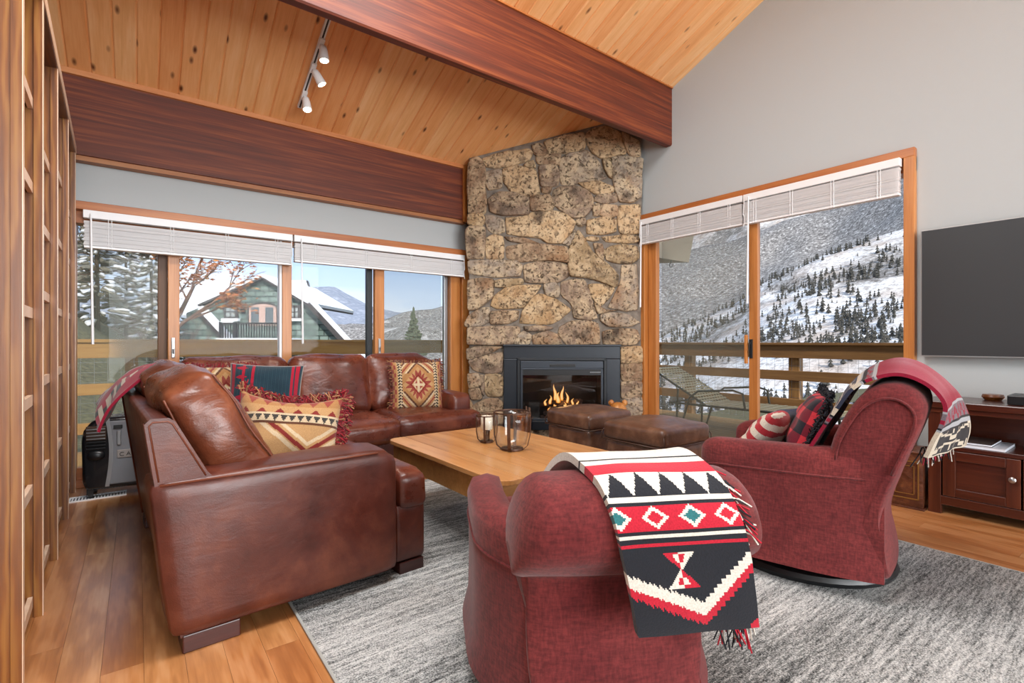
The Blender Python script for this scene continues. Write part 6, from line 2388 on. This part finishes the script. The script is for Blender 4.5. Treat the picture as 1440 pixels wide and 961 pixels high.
FR = thing('floor_register', 'white slotted floor vent under the black heater', 'vent', (-0.215, 4.50, 0.0))
g = G()
g.box(-0.155, 0.155, -0.065, -0.05, 0, 0.007).box(-0.155, 0.155, 0.05, 0.065, 0, 0.007).box(-0.155, -0.145, -0.05, 0.05, 0, 0.007).box(0.145, 0.155, -0.05, 0.05, 0, 0.007)
g.obj('frame', M['white'], FR)
sm = G().box(-0.004, 0.004, -0.05, 0.05, 0.001, 0.006).mesh('vent_bar', M['white'])
for k in range(17):
    link(sm, 'vent_bar', FR, loc=(-0.136 + k * 0.017, 0, 0))
G().box(-0.15, 0.15, -0.052, 0.052, 0.0003, 0.001).obj('dark_duct', M['black'], FR)

# ------------------------------------------------------------------ television and media console
TV = thing('television', 'large flat dark television on the right-hand wall', 'television', (4.405, 0.297, 1.415))
G().box(-0.03, 0.0, -0.778, 0.778, -0.438, 0.438).obj('cabinet', plain('silver_bezel', '#b4b6b8', 0.35, 0.4), TV, bevel=0.004)
tvm = NT('dark_screen')
tvm.set(col=lin('#3b3c3e'), rough=0.22, spec=0.35)
G().box(-0.0335, -0.029, -0.771, 0.771, -0.430, 0.432).obj('screen', tvm.m, TV)
G().box(0.0, 0.04, -0.3, 0.3, -0.2, 0.2).obj('wall_mount', M['black_metal'], TV)

M['consx'] = wood('cherry_console_y', ('#2a0f08', '#451c10', '#5a2b19'), 'y', 14, 100, 0.28, 0.35, var=0.1)
M['consz'] = wood('cherry_console_z', ('#2e1109', '#4a2012', '#61301c'), 'z', 14, 100, 0.3, 0.3, var=0.1)
MC = thing('media_console', 'dark cherry wood media console under the television', 'console', (4.03, -0.12, 0))


def cy(y):
    return y + 0.12


G().box(-0.03, 0.41, cy(-1.22), cy(0.985), 0.665, 0.708).obj('top', M['consx'], MC, bevel=0.006)
G().box(-0.012, 0.40, cy(-1.19), cy(0.955), 0.635, 0.665).obj('top_rail', M['consx'], MC, bevel=0.003)
for y in (0.92, -1.155):
    for x in (0.0, 0.36):
        G().box(x, x + 0.04, cy(y) - 0.032, cy(y) + 0.032, 0.0, 0.64).obj('leg', M['consz'], MC, bevel=0.003)
G().box(0.005, 0.40, cy(-1.15), cy(0.93), 0.405, 0.432).obj('shelf', M['consx'], MC, bevel=0.003)
G().box(0.01, 0.39, cy(-1.15), cy(0.93), 0.075, 0.10).obj('bottom_panel', M['consx'], MC)
G().box(0.0, 0.03, cy(-1.15), cy(0.89), 0.06, 0.115).obj('bottom_rail', M['consx'], MC, bevel=0.003)
G().box(0.385, 0.40, cy(-1.15), cy(0.93), 0.07, 0.64).obj('back_panel', M['consx'], MC)
G().box(0.03, 0.39, cy(0.925), cy(0.945), 0.07, 0.43).obj('side_panel', M['consx'], MC)
G().box(0.03, 0.39, cy(-1.18), cy(-1.16), 0.07, 0.43).obj('side_panel', M['consx'], MC)
ys = [0.885, 0.53, 0.175, -0.18, -0.535, -0.89]
for k in range(5):
    y1, y0 = ys[k] - 0.004, ys[k + 1] + 0.004
    knob_lo = k % 2 == 0
    d = G().box(0.012, 0.03, cy(y0) + 0.06, cy(y1) - 0.06, 0.165, 0.355).obj('door', M['consx'], MC, bevel=0.002)
    G().box(0.0, 0.03, cy(y0), cy(y0) + 0.062, 0.118, 0.402).obj('door_stile', M['consz'], d, bevel=0.003)
    G().box(0.0, 0.03, cy(y1) - 0.062, cy(y1), 0.118, 0.402).obj('door_stile', M['consz'], d, bevel=0.003)
    G().box(0.0, 0.03, cy(y0) + 0.062, cy(y1) - 0.062, 0.345, 0.402).obj('door_rail', M['consx'], d, bevel=0.003)
    G().box(0.0, 0.03, cy(y0) + 0.062, cy(y1) - 0.062, 0.118, 0.172).obj('door_rail', M['consx'], d, bevel=0.003)
    ky = cy(y0) + 0.032 if knob_lo else cy(y1) - 0.032
    gk = G().lathe([(0.0, 0.0), (0.006, 0.0), (0.006, 0.012), (0.016, 0.018), (0.017, 0.026), (0.010, 0.032), (0.0, 0.033)], 16)
    xf(gk, (0.0, ky, 0.285), Matrix.Rotation(R(-90), 3, 'Y'))
    gk.obj('knob', M['steel'], d, smooth=50)


def bookbox(name, label, cat, x0, x1, y0, y1, z0, z1, col, group=None, rz=0):
    t = thing(name, label, cat, ((x0 + x1) / 2, (y0 + y1) / 2, z0), rz, group)
    a, c, h_ = (x1 - x0) / 2, (y1 - y0) / 2, z1 - z0
    G().box(-a, a, -c, c, 0, 0.002).box(-a, a, -c, c, h_ - 0.002, h_).obj('cover', plain(name + '_cover_' + str(round(z0, 3)), col, 0.3), t)
    G().box(-a + 0.002, a - 0.003, -c + 0.002, c - 0.002, 0.002, h_ - 0.002).obj('pages', plain('page_edges', '#dfe2ea', 0.7) if 'page_edges' not in bpy.data.materials else bpy.data.materials['page_edges'], t)
    return t


bookbox('magazine', 'large pale magazine lying lowest on the console shelf', 'magazine', 4.045, 4.34, 0.60, 0.90, 0.433, 0.449, '#cfd4de', 'magazines on the console shelf')
bookbox('magazine', 'dark covered magazine lying on the pale one on the console shelf', 'magazine', 4.06, 4.34, 0.66, 0.91, 0.450, 0.463, '#4a4340', 'magazines on the console shelf')
sb = G().box(-0.11, 0.11, -0.30, 0.30, 0.0, 0.055).obj('sound_bar', M['black'], None, bevel=0.005, loc=(4.20, 0.30, 0.709))
tag(sb, 'low black media box on top of the dark console', 'media box')
wb = G().lathe([(0.0, 0.0), (0.04, 0.0), (0.055, 0.02), (0.05, 0.035), (0.0, 0.036)], 20).obj('wooden_coaster_box', M['oaky'], None, smooth=40, loc=(4.34, 0.70, 0.709))
tag(wb, 'small round wooden box on the console behind the black media box', 'box')
# leather covered box beside the console
lb = thing('leather_box', 'dark tooled leather book shaped box on the floor beside the console', 'box', (4.13, 1.075, 0.0), rz=R(4))
M['tooled'] = leather_mat('tooled_brown_leather', ('#32170c', '#532a17', '#7a4826'), 9, (0.3, 0.5), 0.3)
xf(softbox(0.26, 0.195, 0.355, 0.012, 8, (0.004, 0, 0)), (0, 0, 0.185)).obj('body', M['tooled'], lb, smooth=60)
gold = plain('dull_gilt', '#8a6030', 0.4, 0.4)
for (a, b_, c, d) in ((-0.075, 0.075, 0.30, 0.308), (-0.075, 0.075, 0.06, 0.068), (-0.075, -0.068, 0.06, 0.308), (0.068, 0.075, 0.06, 0.308), (-0.052, 0.052, 0.272, 0.277), (-0.052, 0.052, 0.09, 0.095), (-0.052, -0.047, 0.09, 0.277), (0.047, 0.052, 0.09, 0.277)):
    G().box(-0.1365, -0.129, a, b_, c, d).obj('gilt_line', gold, lb)
G().box(-0.15, 0.15, -0.105, 0.105, 0.0, 0.012).obj('bottom_cover', M['tooled'], lb, bevel=0.003)
G().box(-0.14, 0.14, -0.102, 0.102, 0.360, 0.37).obj('top_cover', M['tooled'], lb, bevel=0.003)

# ------------------------------------------------------------------ things by the hearth
br = thing('carved_bear', 'small carved wooden bear sitting behind the ottoman by the chimney', 'bear figure', (3.94, 3.44, 0.022), rz=R(-42))
M['bear'] = wood('carved_golden_wood', ('#8a4e1c', '#b57432', '#d19a58'), 'z', 18, 60, 0.45, 0.2, bump=0.3)
g = G()
g.ball((0, 0, 0.15), (0.115, 0.10, 0.15), 18, 12)
g.obj('body', M['bear'], br, smooth=180)
g = G()
g.ball((0, -0.02, 0.355), (0.088, 0.085, 0.085), 18, 12)
g.ball((0, -0.10, 0.335), (0.042, 0.05, 0.038), 14, 10)
hd = g.obj('head', M['bear'], br, smooth=180)
for s in (-1, 1):
    G().ball((s * 0.068, -0.005, 0.43), (0.03, 0.018, 0.032), 10, 8).obj('ear', M['bear'], hd, smooth=180)
    G().ball((s * 0.032, -0.093, 0.375), 0.009, 8, 6).obj('eye', M['black'], hd, smooth=180)
    G().tube([(s * 0.10, -0.03, 0.24), (s * 0.12, -0.09, 0.17), (s * 0.07, -0.13, 0.13)], [0.035, 0.034, 0.03], 9).obj('arm', M['bear'], br, smooth=180)
    G().tube([(s * 0.07, -0.03, 0.05), (s * 0.10, -0.13, 0.045), (s * 0.10, -0.17, 0.06)], [0.05, 0.045, 0.04], 9).obj('leg', M['bear'], br, smooth=180)
G().ball((0, -0.145, 0.345), (0.016, 0.012, 0.011), 8, 6).obj('nose', M['black'], hd, smooth=180)

cp = thing('copper_bucket', 'copper bucket of kindling on the hearth behind the glass lanterns', 'bucket', (3.14, 4.02, 0.022))
M['copper'] = plain('copper', '#b06a45', 0.28, 0.85, nscale=25, nstr=0.06)
G().lathe([(0.0, 0.0), (0.085, 0.0), (0.09, 0.01), (0.088, 0.20), (0.083, 0.27), (0.088, 0.30), (0.094, 0.305), (0.090, 0.31), (0.078, 0.30), (0.078, 0.03), (0.0, 0.03)], 28).obj('body', M['copper'], cp, smooth=50)
rr = random.Random(2)
for k in range(12):
    a = rr.uniform(0, 6.28)
    G().tube([(0.05 * math.cos(a), 0.05 * math.sin(a), 0.05), (0.09 * math.cos(a + 0.6), 0.09 * math.sin(a + 0.6), 0.33 + rr.uniform(0, 0.06))], 0.008, 5).obj('kindling_stick', M['twig'], cp)
G().tube([(0.09 * math.cos(a), 0.09 * math.sin(a) * 0.2 - 0.07, 0.29 - 0.10 * math.sin(a)) for a in np.linspace(0, PI, 12)], 0.004, 6).obj('handle', M['dark_metal'], cp, smooth=180)

# ------------------------------------------------------------------ track light on the sloping ceiling
TK = thing('track_light', 'white ceiling track light with three small spotlights', 'track light', (1.125, 4.15, ceil_z(4.15)))
TK.rotation_euler = (-SL, 0, 0)
G().box(-0.018, 0.018, -0.86, 0.46, -0.022, 0.0).obj('track', M['white'], TK, bevel=0.002)
G().box(-0.006, 0.006, -0.85, 0.45, -0.0235, -0.02).obj('track_slot', M['black'], TK)
bulb = NT('lit_bulb')
bulb.set(emit=(1.0, 0.86, 0.66, 1), emit_s=9.0, col=(0.9, 0.9, 0.9, 1))
for (yy, dx, dy) in ((3.94, 0.06, 0.30), (4.16, 0.55, 0.25), (4.43, 0.05, 0.10)):
    y = (yy - 4.15) / math.cos(SL)
    hd = G().box(-0.02, 0.02, y - 0.045, y + 0.045, -0.04, -0.02).obj('head_mount', M['white'], TK, bevel=0.003)
    top = Vector((0, y, -0.03))
    d = Vector((dx, dy, -1)).normalized()
    c0 = top + Vector((0.01, 0, -0.03))
    c1 = c0 + d * 0.11
    g = G()
    g.tube([top, c0], 0.008, 6)
    g.tube([c0 - d * 0.01, c0, c0 + d * 0.03, c1], [0.014, 0.026, 0.031, 0.037], 18)
    g.obj('spot_shade', M['white'], hd, smooth=45)
    G().tube([c1 - d * 0.004, c1 + d * 0.003], 0.030, 16).obj('bulb', bulb.m, hd)
    w = TK.matrix_basis @ (c1 + d * 0.02)
    wd = TK.matrix_basis.to_3x3() @ d
    lamp('spotlight', 'SPOT', w, 22, (1.0, 0.85, 0.68), w + wd, spot_size=R(70), spot_blend=0.6, shadow_soft_size=0.03)
